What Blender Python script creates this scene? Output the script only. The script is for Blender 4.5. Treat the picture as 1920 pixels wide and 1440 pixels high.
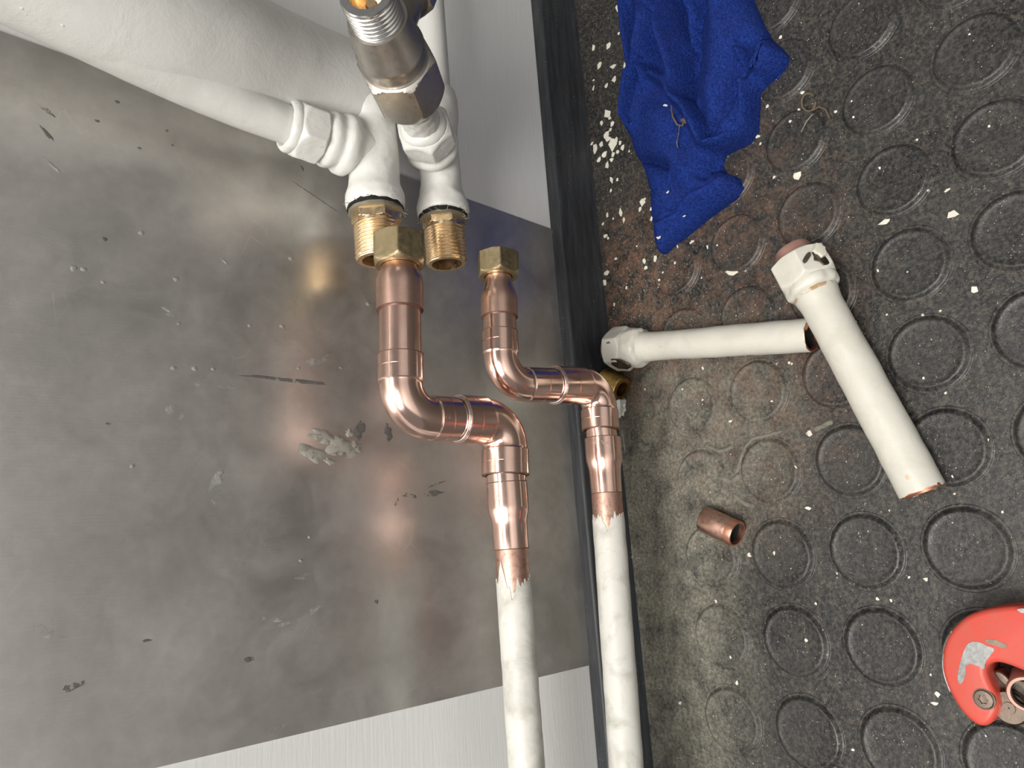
import bpy, math, random
from mathutils import Vector, Matrix, noise
random.seed(7)
for o in list(bpy.data.objects): bpy.data.objects.remove(o)
scn = bpy.context.scene
COL = scn.collection

# ------------------------------------------------------------------ camera
F_PX = 1333.4
ROT = Matrix(((0.06929, -0.97449, 0.21349), (0.63769, 0.20784, 0.74172), (-0.76717, 0.08474, 0.63582)))
CAM = Vector((0.1877, 0.3805, 0.4220))
cd = bpy.data.cameras.new('camera'); cam = bpy.data.objects.new('camera', cd); COL.objects.link(cam)
cd.sensor_fit = 'HORIZONTAL'; cd.sensor_width = 36.0; cd.lens = 36.0 * F_PX / 1920.0
cd.clip_start = 0.01; cd.clip_end = 50
cam.matrix_world = Matrix.Translation(CAM) @ ROT.to_4x4()
scn.camera = cam

# ------------------------------------------------------------------ light and exposure
wd = bpy.data.worlds.new('room_light'); scn.world = wd; wd.use_nodes = True
bg = wd.node_tree.nodes['Background']; bg.inputs[0].default_value = (1.0, 0.97, 0.93, 1); bg.inputs[1].default_value = 0.20
def area(name, loc, target, sx, sy, power, col=(1, 1, 1)):
    l = bpy.data.lights.new(name, 'AREA'); l.shape = 'RECTANGLE'; l.size = sx; l.size_y = sy
    l.energy = power; l.color = col
    o = bpy.data.objects.new(name, l); COL.objects.link(o)
    o.location = loc
    o.rotation_euler = (Vector(target) - Vector(loc)).to_track_quat('-Z', 'Y').to_euler()
    return o
area('ceiling_lamp', (1.25, 1.10, 2.35), (1.25, 1.10, 0), 1.2, 1.2, 84, (1.0, 0.97, 0.92))
area('ceiling_tube', (0.40, 0.50, 2.38), (0.40, 0.50, 0), 1.5, 0.30, 20, (1.0, 0.97, 0.92))
vs = scn.view_settings
scn.display_settings.display_device = 'sRGB'
vs.view_transform = 'Standard'; vs.look = 'None'; vs.exposure = 0.0; vs.gamma = 1.0; vs.use_curve_mapping = False

# ------------------------------------------------------------------ helpers
def ray(u, v): return ROT @ Vector(((u - 960) / F_PX, -(v - 720) / F_PX, -1.0))
def W(u, v, y):                       # point seen at (u, v) that stands y metres off the wall
    d = ray(u, v); return CAM + d * ((y - CAM.y) / d.y)
def FL(u, v, z=0.0):                  # point seen at (u, v) that lies z metres above the floor
    d = ray(u, v); return CAM + d * ((z - CAM.z) / d.z)
def rad(P, w): return 0.5 * w / F_PX * (-(ROT.transposed() @ (P - CAM)).z)
def along(P0, D, u, v):               # distance along an axis nearest to a sight line
    r = ray(u, v).normalized(); w0 = P0 - CAM
    b = D.dot(r); return (b * r.dot(w0) - D.dot(w0)) / (1 - b * b)

def tag(o, label=None, cat=None, group=None, kind=None):
    if label: o['label'] = label
    if cat: o['category'] = cat
    if group: o['group'] = group
    if kind: o['kind'] = kind
    return o
def mk(name, verts, faces, mat, parent=None, angle=35, mats=None, fm=None):
    me = bpy.data.meshes.new(name); me.from_pydata([tuple(v) for v in verts], [], faces)
    me.validate(); me.update()
    for m in (mats or [mat]): me.materials.append(m)
    if fm:
        for p in me.polygons: p.material_index = fm[p.index] if p.index < len(fm) else 0
    if angle is not None:
        me.polygons.foreach_set('use_smooth', [True] * len(me.polygons)); me.set_sharp_from_angle(angle=math.radians(angle))
    o = bpy.data.objects.new(name, me); COL.objects.link(o)
    if parent:
        o.parent = parent; o.matrix_parent_inverse = parent.matrix_world.inverted()
    return o
def empty(name, loc, label, cat, group=None):
    o = bpy.data.objects.new(name, None); COL.objects.link(o); o.location = loc; o.empty_display_size = 0.01
    o.matrix_world = Matrix.Translation(loc)
    return tag(o, label, cat, group)
def basis(a):
    a = a.normalized(); h = Vector((0, 0, 1)) if abs(a.z) < 0.8 else Vector((1, 0, 0))
    e1 = h.cross(a).normalized(); return a, e1, a.cross(e1).normalized()

def lathe(name, P0, axis, prof, mat, parent, seg=48, rf=None, angle=35, lump=0.0, lf=90.0, cap=(True, True), phase=0.0, th=None):
    """revolve prof [(s, r)...] about an axis; rf(s, theta, r) reshapes the radius; lump = hand-painted unevenness"""
    a, e1, e2 = basis(axis); V = []; Fc = []; n = len(prof)
    T = th or [2 * math.pi * k / seg + phase for k in range(seg)]; seg = len(T)
    for i, (s, r) in enumerate(prof):
        for t in T:
            rr = rf(s, t, r) if rf else r
            p = P0 + a * s + (e1 * math.cos(t) + e2 * math.sin(t)) * rr
            if lump: 
                q = noise.noise(p * lf) + 0.5 * noise.noise(p * lf * 2.3)
                p = p + (e1 * math.cos(t) + e2 * math.sin(t)) * q * lump + a * (noise.noise(p * lf * 1.3 + Vector((9, 2, 5))) * lump)
            V.append(p)
    for i in range(n - 1):
        for k in range(seg):
            k2 = (k + 1) % seg
            Fc.append((i * seg + k, i * seg + k2, (i + 1) * seg + k2, (i + 1) * seg + k))
    if cap[0]: Fc.append(tuple(reversed(range(seg))))
    if cap[1]: Fc.append(tuple((n - 1) * seg + k for k in range(seg)))
    return mk(name, V, Fc, mat, parent, angle)

def fill(prof, step=0.0012):
    """subdivide long straight runs of a profile so that unevenness has vertices to move"""
    out = [prof[0]]
    for (s0, r0), (s1, r1) in zip(prof, prof[1:]):
        n = max(1, int(math.hypot(s1 - s0, r1 - r0) / step))
        for k in range(1, n + 1): out.append((s0 + (s1 - s0) * k / n, r0 + (r1 - r0) * k / n))
    return out

def hexnut(name, P0, axis, L, rc, bore, mat, parent, phase=0.0, lump=0.0, ch=0.10, ch2=0.10, extra=None):
    """hexagon of corner radius rc with rounded chamfers at both ends and a bore"""
    ra = rc * math.cos(math.pi / 6); lo = ra * 0.96
    T = []
    for k in range(6):
        for f in (0, .02, .045, .1, .2, .35, .5, .65, .8, .9, .955, .98): T.append((k + f) * math.pi / 3 + phase)
    def hexr(t):
        a = (t - phase) % (math.pi / 3) - math.pi / 6
        return min(ra / math.cos(a), rc * 0.985)
    def rf(s, t, r): return min(hexr(t), r)
    P = [(0, bore), (0, lo)]
    for k in range(1, 6):
        x = k / 5; P.append((L * ch * x, lo + (rc - lo) * math.sin(x * math.pi / 2)))
    P.append((L * .5, rc))
    for k in range(5, 0, -1):
        x = k / 5; P.append((L - L * ch2 * x, lo + (rc - lo) * math.sin(x * math.pi / 2)))
    P += [(L, lo), (L, bore)]
    P.append((0, bore))
    if lump:
        P = fill(P, 0.0015)
    return lathe(name, P0, axis, P, mat, parent, rf=rf, angle=18 if not lump else 40, lump=lump, cap=(False, False), th=T)

def thread(name, P0, axis, L, r, bore, mat, parent, pitch=0.0018, depth=0.0009, lead=0.1):
    """male thread: a true helix cut into a tube, chamfered at the free end"""
    n = int(L / pitch * 10); prof = []
    for i in range(n + 1):
        s = L * i / n; k = min(1.0, (L - s) / 0.0016)
        prof.append((s, r - depth * 0.9 * (1 - k)))
    def rf(s, t, rr):
        if rr <= bore + 1e-6 or s > L - 0.0008: return rr
        f = (s / pitch - t / (2 * math.pi)) % 1.0
        return rr - depth * (.5 - .5 * math.cos(2 * math.pi * f)) * (1 if s < L - .002 else .5)
    prof += [(L, r - depth - 0.0006), (L, bore), (L - 0.010, bore - .0001), (0, bore - .0001)]
    return lathe(name, P0, axis, prof, mat, parent, seg=64, rf=rf, angle=60, cap=(False, False))

def sweep(name, path, mat, parent, seg=40, angle=40, caps=True, lump=0, lf=90):
    """tube through path [(point, radius)...] with parallel-transported frames"""
    V = []; Fc = []; n = len(path)
    dirs = []
    for i in range(n):
        j = i
        a = path[max(0, i - 1)][0]; b = path[min(n - 1, i + 1)][0]
        d = b - a
        if d.length < 1e-7: d = dirs[-1] if dirs else Vector((1, 0, 0))
        dirs.append(d.normalized())
    a, e1, e2 = basis(dirs[0])
    for i, (P, r) in enumerate(path):
        d = dirs[i]; e1 = (e1 - d * e1.dot(d)).normalized(); e2 = d.cross(e1)
        for k in range(seg):
            t = 2 * math.pi * k / seg; nn = e1 * math.cos(t) + e2 * math.sin(t)
            p = P + nn * r
            if lump: p = p + nn * lump * (noise.noise(p * lf) + .5 * noise.noise(p * lf * 2.3))
            V.append(p)
    for i in range(n - 1):
        for k in range(seg):
            k2 = (k + 1) % seg; Fc.append((i * seg + k, i * seg + k2, (i + 1) * seg + k2, (i + 1) * seg + k))
    if caps: Fc.append(tuple(reversed(range(seg)))); Fc.append(tuple((n - 1) * seg + k for k in range(seg)))
    return mk(name, V, Fc, mat, parent, angle)

def box(name, lo, hi, mat, parent=None, bev=0.0, angle=35):
    x0, y0, z0 = lo; x1, y1, z1 = hi
    V = [(x, y, z) for x in (x0, x1) for y in (y0, y1) for z in (z0, z1)]
    Fc = [(0, 1, 3, 2), (4, 6, 7, 5), (0, 4, 5, 1), (2, 3, 7, 6), (0, 2, 6, 4), (1, 5, 7, 3)]
    o = mk(name, V, Fc, mat, parent, angle)
    if bev:
        m = o.modifiers.new('bevel', 'BEVEL'); m.width = bev; m.segments = 3
    return o

# ------------------------------------------------------------------ materials
class NT:
    def __init__(s, name):
        s.m = bpy.data.materials.new(name); s.m.use_nodes = True; s.t = s.m.node_tree; s.n = s.t.nodes
        s.b = s.n['Principled BSDF']; s.co = s.n.new('ShaderNodeNewGeometry').outputs['Position']
    def link(s, a, b): s.t.links.new(a, b)
    def val(s, i, v):
        if hasattr(v, 'is_output'): s.link(v, i)
        else: i.default_value = v
    def map(s, scale=(1, 1, 1), loc=(0, 0, 0), rot=(0, 0, 0)):
        n = s.n.new('ShaderNodeMapping'); s.link(s.co, n.inputs[0]); n.inputs['Location'].default_value = loc
        n.inputs['Scale'].default_value = scale; n.inputs['Rotation'].default_value = rot; return n.outputs[0]
    def noise(s, scale, detail=4, rough=.55, vec=None, dist=0):
        n = s.n.new('ShaderNodeTexNoise'); s.link(vec or s.co, n.inputs['Vector'])
        n.inputs['Scale'].default_value = scale; n.inputs['Detail'].default_value = detail
        n.inputs['Roughness'].default_value = rough; n.inputs['Distortion'].default_value = dist; return n.outputs[0]
    def voro(s, scale, feat='F1', vec=None, out=0, rnd=1.0):
        n = s.n.new('ShaderNodeTexVoronoi'); n.feature = feat; s.link(vec or s.co, n.inputs['Vector'])
        n.inputs['Scale'].default_value = scale; n.inputs['Randomness'].default_value = rnd; return n.outputs[out]
    def ramp(s, x, stops, interp='LINEAR'):
        n = s.n.new('ShaderNodeValToRGB'); s.link(x, n.inputs[0]); e = n.color_ramp.elements; n.color_ramp.interpolation = interp
        while len(e) < len(stops): e.new(0.5)
        for i, (p, c) in enumerate(stops):
            e[i].position = p; e[i].color = (c, c, c, 1) if isinstance(c, (int, float)) else (*c, 1)
        return n.outputs[0]
    def mix(s, fac, a, b, mode='MIX'):
        n = s.n.new('ShaderNodeMix'); n.data_type = 'RGBA'; n.blend_type = mode
        s.val(n.inputs[0], fac)
        for i, v in ((6, a), (7, b)):
            if hasattr(v, 'is_output'): s.link(v, n.inputs[i])
            else: n.inputs[i].default_value = (*v, 1) if len(v) == 3 else v
        return n.outputs[2]
    def math(s, op, a, b=0.0, clamp=False):
        n = s.n.new('ShaderNodeMath'); n.operation = op; n.use_clamp = clamp; s.val(n.inputs[0], a); s.val(n.inputs[1], b); return n.outputs[0]
    def blob(s, c, rad, soft=1.0):
        """1 inside an ellipsoidal patch of the place, fading to 0 outside"""
        v = s.map(scale=tuple(1 / r for r in rad), loc=tuple(-ci / ri for ci, ri in zip(c, rad)))
        n = s.n.new('ShaderNodeVectorMath'); n.operation = 'LENGTH'; s.link(v, n.inputs[0])
        return s.math('SUBTRACT', 1.0 + soft * .5, s.math('MULTIPLY', n.outputs['Value'], 1.0), True)
    def bump(s, h, strength=.3, dist=.001):
        n = s.n.new('ShaderNodeBump'); n.inputs['Strength'].default_value = strength; n.inputs['Distance'].default_value = dist
        s.link(h, n.inputs['Height'])
        if s.b.inputs['Normal'].is_linked: s.link(s.b.inputs['Normal'].links[0].from_socket, n.inputs['Normal'])
        s.link(n.outputs[0], s.b.inputs['Normal']); return s
    def set(s, **k):
        names = dict(col='Base Color', rough='Roughness', metal='Metallic', spec='Specular IOR Level', sheen='Sheen Weight', coat='Coat Weight', aniso='Anisotropic')
        for a, v in k.items():
            i = s.b.inputs[names[a]]
            if hasattr(v, 'is_output'): s.link(v, i)
            elif isinstance(v, tuple): i.default_value = (*v, 1)
            else: i.default_value = v
        return s

def mat_wall():
    m = NT('white_wall_paint'); st = m.noise(14, 5, .6, m.map((2.2, 40, 40)))
    m.set(col=m.mix(m.ramp(st, [(.3, 0), (.75, 1)]), (.70, .70, .695), (.755, .755, .75)), rough=.5)
    m.bump(st, .22, .0006); return m.m
def mat_sheet():
    m = NT('aged_aluminium_sheet')
    big = m.noise(9, 5, .6, None, .6); fine = m.noise(160, 4, .65); brush = m.noise(40, 4, .6, m.map((30, 1, 1.2)))
    cloud = m.noise(26, 5, .6, None, .8)
    c = m.mix(m.ramp(big, [(.32, 0), (.68, 1)]), (.51, .49, .465), (.62, .60, .57))
    c = m.mix(m.ramp(fine, [(.35, .25), (.7, 0)]), c, (.36, .355, .35))
    # pale oxide smears and hair scratches
    sc = m.voro(38, 'DISTANCE_TO_EDGE', m.map((1, 1, 1.5), rot=(0, .5, 0)))
    hair = m.math('MULTIPLY', m.ramp(sc, [(0, 1), (.012, 0)]), m.ramp(m.noise(30), [(.56, 0), (.66, .55)]))
    c = m.mix(hair, c, (.72, .72, .70))
    m.set(col=c, metal=m.ramp(cloud, [(.3, .92), (.7, .70)]), rough=m.ramp(m.noise(18, 6, .65), [(.3, .27), (.7, .40)]))
    m.bump(brush, .12, .0003); m.bump(m.noise(7, 3), .25, .002); m.bump(fine, .12, .0003); return m.m
def mat_rubber_trim():
    m = NT('black_rubber_skirting'); st = m.noise(10, 5, .6, m.map((3, 30, 30)))
    c = m.mix(m.ramp(st, [(.35, 0), (.75, 1)]), (.022, .024, .028), (.05, .054, .06))
    sp = m.ramp(m.voro(330), [(.0, 1), (.10, 1), (.16, 0)]); c = m.mix(m.math('MULTIPLY', sp, m.ramp(m.noise(60), [(.52, 0), (.62, .6)])), c, (.32, .32, .31))
    m.set(col=c, rough=.48, spec=.5); m.bump(st, .15, .0006); return m.m
def mat_mat():
    m = NT('black_rubber_mat')
    n1 = m.noise(420, 4, .7); n2 = m.noise(60, 5, .65); n3 = m.noise(22, 4, .6, None, .5)
    c = m.mix(m.ramp(n1, [(.38, 0), (.78, 1)]), (.009, .009, .0095), (.062, .060, .056))
    c = m.mix(m.ramp(n3, [(.42, 0), (.75, .45)]), c, (.048, .046, .042))
    gr = m.noise(1500, 2, .6); c = m.mix(m.ramp(gr, [(.60, 0), (.74, .5)]), c, (.15, .145, .135))
    sx = m.n.new('ShaderNodeSeparateXYZ'); m.link(m.co, sx.inputs[0]); low = m.ramp(sx.outputs[2], [(.0006, 1), (.0014, 0)])
    g = m.math('MULTIPLY', low, m.ramp(m.noise(210, 5, .75), [(.48, 0), (.66, .6)]))
    c = m.mix(g, c, m.mix(n3, (.085, .062, .048), (.13, .12, .10)))
    # grey-tan dust trodden in beside the skirting, and brown stains further along
    dm = m.math('ADD', m.math('MULTIPLY', m.blob((.235, .042, 0), (.15, .052, .05)), 1.0), m.math('MULTIPLY', m.blob((.125, .100, 0), (.065, .055, .05)), .8), True)
    dm = m.math('MULTIPLY', dm, m.ramp(n2, [(.30, 0), (.58, 1)]), True)
    dust = m.mix(m.ramp(n1, [(.35, 0), (.7, 1)]), (.10, .094, .072), (.30, .285, .23))
    c = m.mix(m.math('MULTIPLY', dm, .85), c, dust)
    rm = m.math('ADD', m.blob((.012, .035, 0), (.07, .035, .05)), m.math('MULTIPLY', m.blob((.04, .12, 0), (.12, .08, .05)), .55), True)
    rm = m.math('MULTIPLY', rm, m.ramp(m.noise(75, 5, .7), [(.42, 0), (.66, 1)]), True)
    c = m.mix(m.math('MULTIPLY', rm, .75), c, m.mix(n1, (.12, .055, .032), (.27, .155, .10)))
    # white speckle
    sp = m.ramp(m.voro(520), [(0, 1), (.13, 1), (.2, 0)])
    c = m.mix(m.math('MULTIPLY', sp, m.ramp(m.noise(95), [(.5, 0), (.64, .55)])), c, (.42, .41, .38))
    m.set(col=c, rough=m.math('ADD', m.ramp(n3, [(.35, .30), (.7, .52)]), m.math('MULTIPLY', dm, .35)), spec=.45)
    m.bump(n1, .45, .0007); m.bump(n2, .3, .0012); return m.m
def mat_copper(name='bright_copper', rough=(.12, .26), c0=(.93, .655, .555), c1=(.80, .50, .41), dirt=.0):
    m = NT(name); n = m.noise(55, 5, .6); f = m.noise(300, 3, .6)
    c = m.mix(m.ramp(n, [(.45, 0), (.8, 1)]), c0, c1)
    if dirt: c = m.mix(m.math('MULTIPLY', m.ramp(f, [(.5, 0), (.7, 1)]), dirt), c, (.16, .09, .06))
    m.set(col=c, metal=1.0, rough=m.ramp(n, [(.3, rough[0]), (.7, rough[1])])); m.bump(n, .06, .0004); m.bump(f, .05, .0001); return m.m
def mat_brass(name, c0, c1, rough=.3, bump=.1, metal=1.0):
    m = NT(name); n = m.noise(70, 5, .65); f = m.noise(380, 3, .6)
    m.set(col=m.mix(m.ramp(n, [(.35, 0), (.7, 1)]), c0, c1), metal=metal, rough=m.ramp(f, [(.3, rough * .75), (.7, rough * 1.3)]))
    m.bump(f, bump, .0002); return m.m
def mat_white(name, c0=(.76, .75, .715), c1=(.62, .61, .57), grime=.3, rough=.38, chips=0.0, bump=.4):
    m = NT(name); n = m.noise(45, 5, .65, None, .4); f = m.noise(240, 4, .6)
    c = m.mix(m.math('MULTIPLY', m.ramp(n, [(.48, 0), (.75, 1)]), grime), c0, c1)
    if chips: c = m.mix(m.math('MULTIPLY', m.ramp(m.noise(150, 4, .7), [(.66, 0), (.70, 1)]), chips), c, (.10, .085, .06))
    m.set(col=c, rough=rough); m.bump(n, bump, .0012); m.bump(f, bump * .5, .0004); return m.m
M_wall = mat_wall(); M_sheet = mat_sheet(); M_skirt = mat_rubber_trim(); M_mat = mat_mat()
M_cu = mat_copper(); M_cu_dull = mat_copper('heated_copper', (.24, .36), (.84, .57, .47), (.60, .38, .30)); M_cu_old = mat_copper('old_copper', (.35, .5), (.66, .42, .34), (.46, .28, .22), .5)
M_cu_in = mat_copper('bare_copper_cut', (.3, .45), (.82, .42, .30), (.45, .2, .13))
M_brass = mat_brass('golden_brass', (.88, .68, .44), (.74, .55, .33), .30); M_nut = mat_brass('dull_brass', (.46, .37, .22), (.35, .28, .17), .40, .25)
M_brass_old = mat_brass('dirty_brass', (.55, .37, .12), (.20, .13, .05), .38, .5)
M_chrome = mat_brass('worn_nickel', (.50, .47, .43), (.40, .375, .335), .34, .12, .9); M_steel = mat_brass('bright_thread_metal', (.82, .82, .81), (.70, .70, .69), .2, .06)
M_steel_dk = mat_brass('dark_tool_steel', (.20, .17, .14), (.10, .085, .07), .45, .4); M_roller = mat_brass('worn_roller_steel', (.27, .21, .17), (.14, .11, .09), .38, .4)
M_paint = mat_white('thick_white_gloss_paint', (.66, .655, .625), (.56, .55, .515), .55, .42, .25, .6)
M_old = mat_white('grubby_cream_paint', (.61, .60, .555), (.33, .325, .275), .9, .5, .12, .35)
M_loose = mat_white('cream_pipe_paint', (.565, .552, .495), (.46, .435, .365), .6, .42, .14, .45)
M_riser = mat_white('smooth_white_pipe_paint', (.63, .625, .60), (.56, .55, .52), .5, .38, 0, .45)
M_chip = mat_white('paint_flake', (.66, .64, .55), (.50, .46, .36), .6, .6, 0, .3)
def mat_plain(name, c, rough=.6, c1=None, scale=80, metal=0.0, bump=.2):
    m = NT(name); n = m.noise(scale, 4, .6); m.set(col=m.mix(m.ramp(n, [(.35, 0), (.7, 1)]), c, c1 or tuple(x * .7 for x in c)), rough=rough, metal=metal); m.bump(n, bump, .0004); return m.m
M_rust0 = None; M_flux = mat_plain('dark_flux_line', (.13, .065, .045), .55); M_black = mat_plain('flat_black', (.006, .006, .006), .8)  # flat black fills the pipe bores and paints the shade gap at the adapters
M_rust = None
def mat_speck(name, c0, c1, lo, hi, scale=260, rough=.6):
    m = NT(name); n = m.noise(scale, 5, .7); m.set(col=m.mix(n, c0, c1), rough=rough)
    m.link(m.ramp(m.noise(scale * .6, 5, .75), [(lo, 0), (hi, 1)]), m.b.inputs['Alpha']); m.bump(n, .6, .0005); return m.m
M_scr = mat_speck('dark_scratch', (.07, .066, .06), (.16, .155, .145), .40, .52); M_pale = mat_speck('pale_splash', (.36, .345, .30), (.25, .24, .21), .38, .50, 200)
M_pale2 = mat_speck('thin_pale_smear', (.40, .395, .38), (.34, .335, .325), .46, .66, 220, .45)
M_flange = mat_plain('old_plated_flange', (.36, .32, .24), .5, (.25, .23, .17), 150, .6); M_rust = mat_speck('rust_stain', (.50, .27, .09), (.38, .22, .10), .44, .60, 120, .8); M_jute = mat_plain('jointing_fibre', (.38, .35, .29), .9); M_twig = mat_plain('brown_dry_twig', (.12, .09, .06), .8)
M_dustlump = mat_plain('dried_plaster', (.20, .19, .155), .9, (.11, .105, .085), 200, 0, .8)
M_cu_pink = mat_plain('dusty_pink_copper', (.42, .25, .20), .55, (.33, .18, .145), 120, .5)
def mat_cloth():
    m = NT('blue_knit_fabric'); f = m.noise(650, 3, .7); rib = m.noise(260, 3, .6, m.map((.5, 1.8, 1.8))); b = m.noise(40, 4)
    c = m.mix(m.ramp(f, [(.3, 0), (.75, 1)]), (.005, .013, .085), (.021, .054, .29))
    c = m.mix(m.ramp(b, [(.4, 0), (.8, .35)]), c, (.020, .022, .10))
    m.set(col=c, rough=.95, spec=.05, sheen=0.0); m.bump(f, .9, .0012); m.bump(rib, .6, .0012); return m.m
M_cloth = mat_cloth()
def mat_red():
    m = NT('red_enamel'); n = m.noise(70, 5, .7); f = m.noise(500, 3, .6)
    c = m.mix(m.ramp(n, [(.4, 0), (.75, 1)]), (.56, .062, .042), (.46, .09, .062))
    c = m.mix(m.ramp(m.noise(130, 5, .7), [(.70, 0), (.73, 1)]), c, (.16, .10, .08)); m.set(col=c, rough=.42); m.bump(f, .2, .0003); return m.m
M_red = mat_red(); M_bare = mat_brass('bare_cast_metal', (.40, .40, .40), (.22, .215, .21), .55, .8)

# ------------------------------------------------------------------ the setting
PITCH = 0.052
floor = box('floor', (-1.6, -0.1, -0.03), (1.8, 2.4, 0), M_mat); tag(floor, 'black studded rubber floor with dust and paint specks', 'floor', None, 'structure')
def stud_mesh():
    prof = [(-.0004, .0228), (.0003, .0224), (.0004, .0219), (.0002, .0213), (.0004, .0208), (.0012, .0200), (.0019, .0194), (.0024, .0188), (.0026, .0182), (.0025, .0174), (.0022, .0166), (.0021, .0150), (.0020, .008)]
    seg = 56; V = []; Fc = []
    for s, r in prof:
        for k in range(seg): V.append((r * math.cos(2 * math.pi * k / seg), r * math.sin(2 * math.pi * k / seg), s))
    for i in range(len(prof) - 1):
        for k in range(seg): Fc.append((i * seg + k, i * seg + (k + 1) % seg, (i + 1) * seg + (k + 1) % seg, (i + 1) * seg + k))
    Fc.append(tuple((len(prof) - 1) * seg + k for k in range(seg)))
    return V, Fc
sv, sf = stud_mesh(); stud0 = None
for c in range(1, 13):
    for j in range(-8, 13):
        p = (j * PITCH, 0.032 + c * PITCH, 0)
        if stud0 is None:
            stud0 = mk('stud', sv, sf, M_mat, floor, 50); o = stud0
        else:
            o = bpy.data.objects.new('stud', stud0.data); COL.objects.link(o); o.parent = floor
        o.location = p
wall = box('wall_left', (-1.6, -0.1, 0), (1.8, 0, 2.5), M_wall); tag(wall, 'white painted wall with brush marks behind the metal sheet', 'wall', None, 'structure')
tag(box('wall_right', (-1.6, 2.4, 0), (1.8, 2.5, 2.5), M_wall), 'white painted wall across the room from the pipes', 'wall', None, 'structure')
V = [(x, y, z) for y in (0.0, .0012) for x, z in ((-.0540, .03), (.2780, .03), (.2765, .95), (-.094, .95))]
sheet = mk('metal_sheet', V, [(0, 1, 2, 3), (7, 6, 5, 4), (0, 4, 5, 1), (1, 5, 6, 2), (2, 6, 7, 3), (3, 7, 4, 0)], M_sheet)
tag(sheet, 'dull grey aluminium sheet fixed to the wall behind the pipes', 'metal sheet')
# skirting with a softly rounded top edge
prof = [(0, 0), (.0125, 0), (.0118, .004), (.0112, .010), (.0110, .036)]
for k in range(0, 7):
    t = k / 6 * math.pi / 2; prof.append((.0085 + .0025 * math.cos(t), .0405 + .0025 * math.sin(t)))
prof.append((0, .0432)); V = []; Fc = []
for x in (-1.6, 1.8):
    for y, z in prof: V.append((x, y + .0004, z))
n = len(prof)
for i in range(n): Fc.append((i, (i + 1) % n, n + (i + 1) % n, n + i))
Fc += [tuple(reversed(range(n))), tuple(range(n, 2 * n))]
tag(mk('baseboard_left', V, Fc, M_skirt, None, 40), 'black rubber skirting strip along the foot of the wall', 'skirting', None, 'structure')
# marks on the sheet: splashes, smears, scratches
def flatblob(name, u, v, w, h, mat, parent, ang=0, thick=.0005, n=14, jag=.35, seed=0):
    rnd = random.Random(seed or int(u * 7 + v)); c = W(u, v, .0012)
    ex = Vector((0, 0, -1)); ey = Vector((1, 0, 0))          # image right is down the wall, image down is along it
    sx = w / 2 / F_PX * 0.42 / .72; sy = h / 2 / F_PX * 0.42
    V = []; 
    for ring, (k, y) in enumerate(((1.0, 0), (.75, thick * .8), (.3, thick))):
        for i in range(n):
            t = 2 * math.pi * i / n
            if ring == 0: pass
            r = k * (1 + jag * (noise.noise(Vector((math.cos(t) * 1.6 + u, math.sin(t) * 1.6 + v, seed))) ))
            a, b = sx * r * math.cos(t), sy * r * math.sin(t)
            ca, sa = math.cos(ang), math.sin(ang)
            p = c + ex * (a * ca - b * sa) + ey * (a * sa + b * ca); p.y = .0012 + y; V.append(p)
    Fc = []
    for q in range(2):
        for i in range(n): Fc.append((q * n + i, q * n + (i + 1) % n, (q + 1) * n + (i + 1) % n, (q + 1) * n + i))
    Fc.append(tuple(2 * n + i for i in range(n)))
    return mk(name, V, Fc, mat, parent, 60)
for (u, v, w, h, t) in [(605, 818, 34, 26, .0016), (638, 838, 46, 40, .002), (588, 851, 34, 30, .0014), (666, 838, 22, 26, .0012), (617, 865, 16, 10, .001), (655, 812, 12, 12, .001)]:
    flatblob('plaster_splash', u, v, w, h, M_pale, sheet, .3, t * .5, 24, .9)
for (u, v, w, h, a) in [(327, 588, 28, 15, .2), (252, 666, 40, 10, -.3), (408, 896, 12, 34, .4), (403, 935, 9, 24, .5), (595, 676, 42, 12, -.4), (380, 717, 18, 20, 0), (418, 722, 26, 10, .1), (330, 769, 18, 24, 0),
        (576, 1081, 22, 11, 0), (565, 1155, 46, 12, -.3), (505, 1160, 40, 8, .25), (90, 1185, 26, 14, .6), (523, 1365, 28, 14, -.2), (420, 490, 14, 4, .7), (100, 312, 4, 40, -.9)]:
    flatblob('pale_smear', u, v, w, h, M_pale2, sheet, a, .0002, 16, .9)
for (u, v, w) in [(138, 503, 8), (157, 505, 7), (330, 523, 7), (325, 690, 7), (365, 691, 7), (399, 692, 5), (529, 612, 7), (335, 607, 4), (265, 437, 6), (545, 484, 8), (468, 611, 5), (193, 529, 5), (580, 1007, 5), (564, 1051, 5), (248, 874, 5), (640, 690, 6), (690, 570, 7), (560, 690, 5)]:
    flatblob('paint_speck', u, v, w, w * 1.1, M_pale, sheet, 0, .0003, 10, .5)
for (u, v, w, h, a) in [(545, 713, 124, 7, .02), (675, 806, 16, 34, .3), (728, 812, 12, 34, -.1), (770, 930, 24, 9, .1), (812, 925, 34, 10, -.1), (818, 908, 30, 4, -.3), (744, 942, 4, 16, .5), (88, 207, 16, 7, .5), (88, 250, 20, 6, .8), (598, 373, 92, 3, .40),
        (183, 227, 6, 5, 0), (262, 278, 5, 4, 0), (324, 272, 5, 4, 0), (220, 191, 7, 5, 0), (196, 448, 6, 6, 0), (202, 795, 5, 5, 0), (137, 1287, 18, 10, -.2), (275, 1201, 10, 4, 0), (466, 1236, 12, 8, 0), (566, 315, 4, 12, -.5), (313, 245, 4, 4, 0), (706, 1128, 6, 8, .3)]:
    flatblob('dark_scratch', u, v, w, h, M_scr, sheet, a, .00015, 14, .6)

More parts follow.
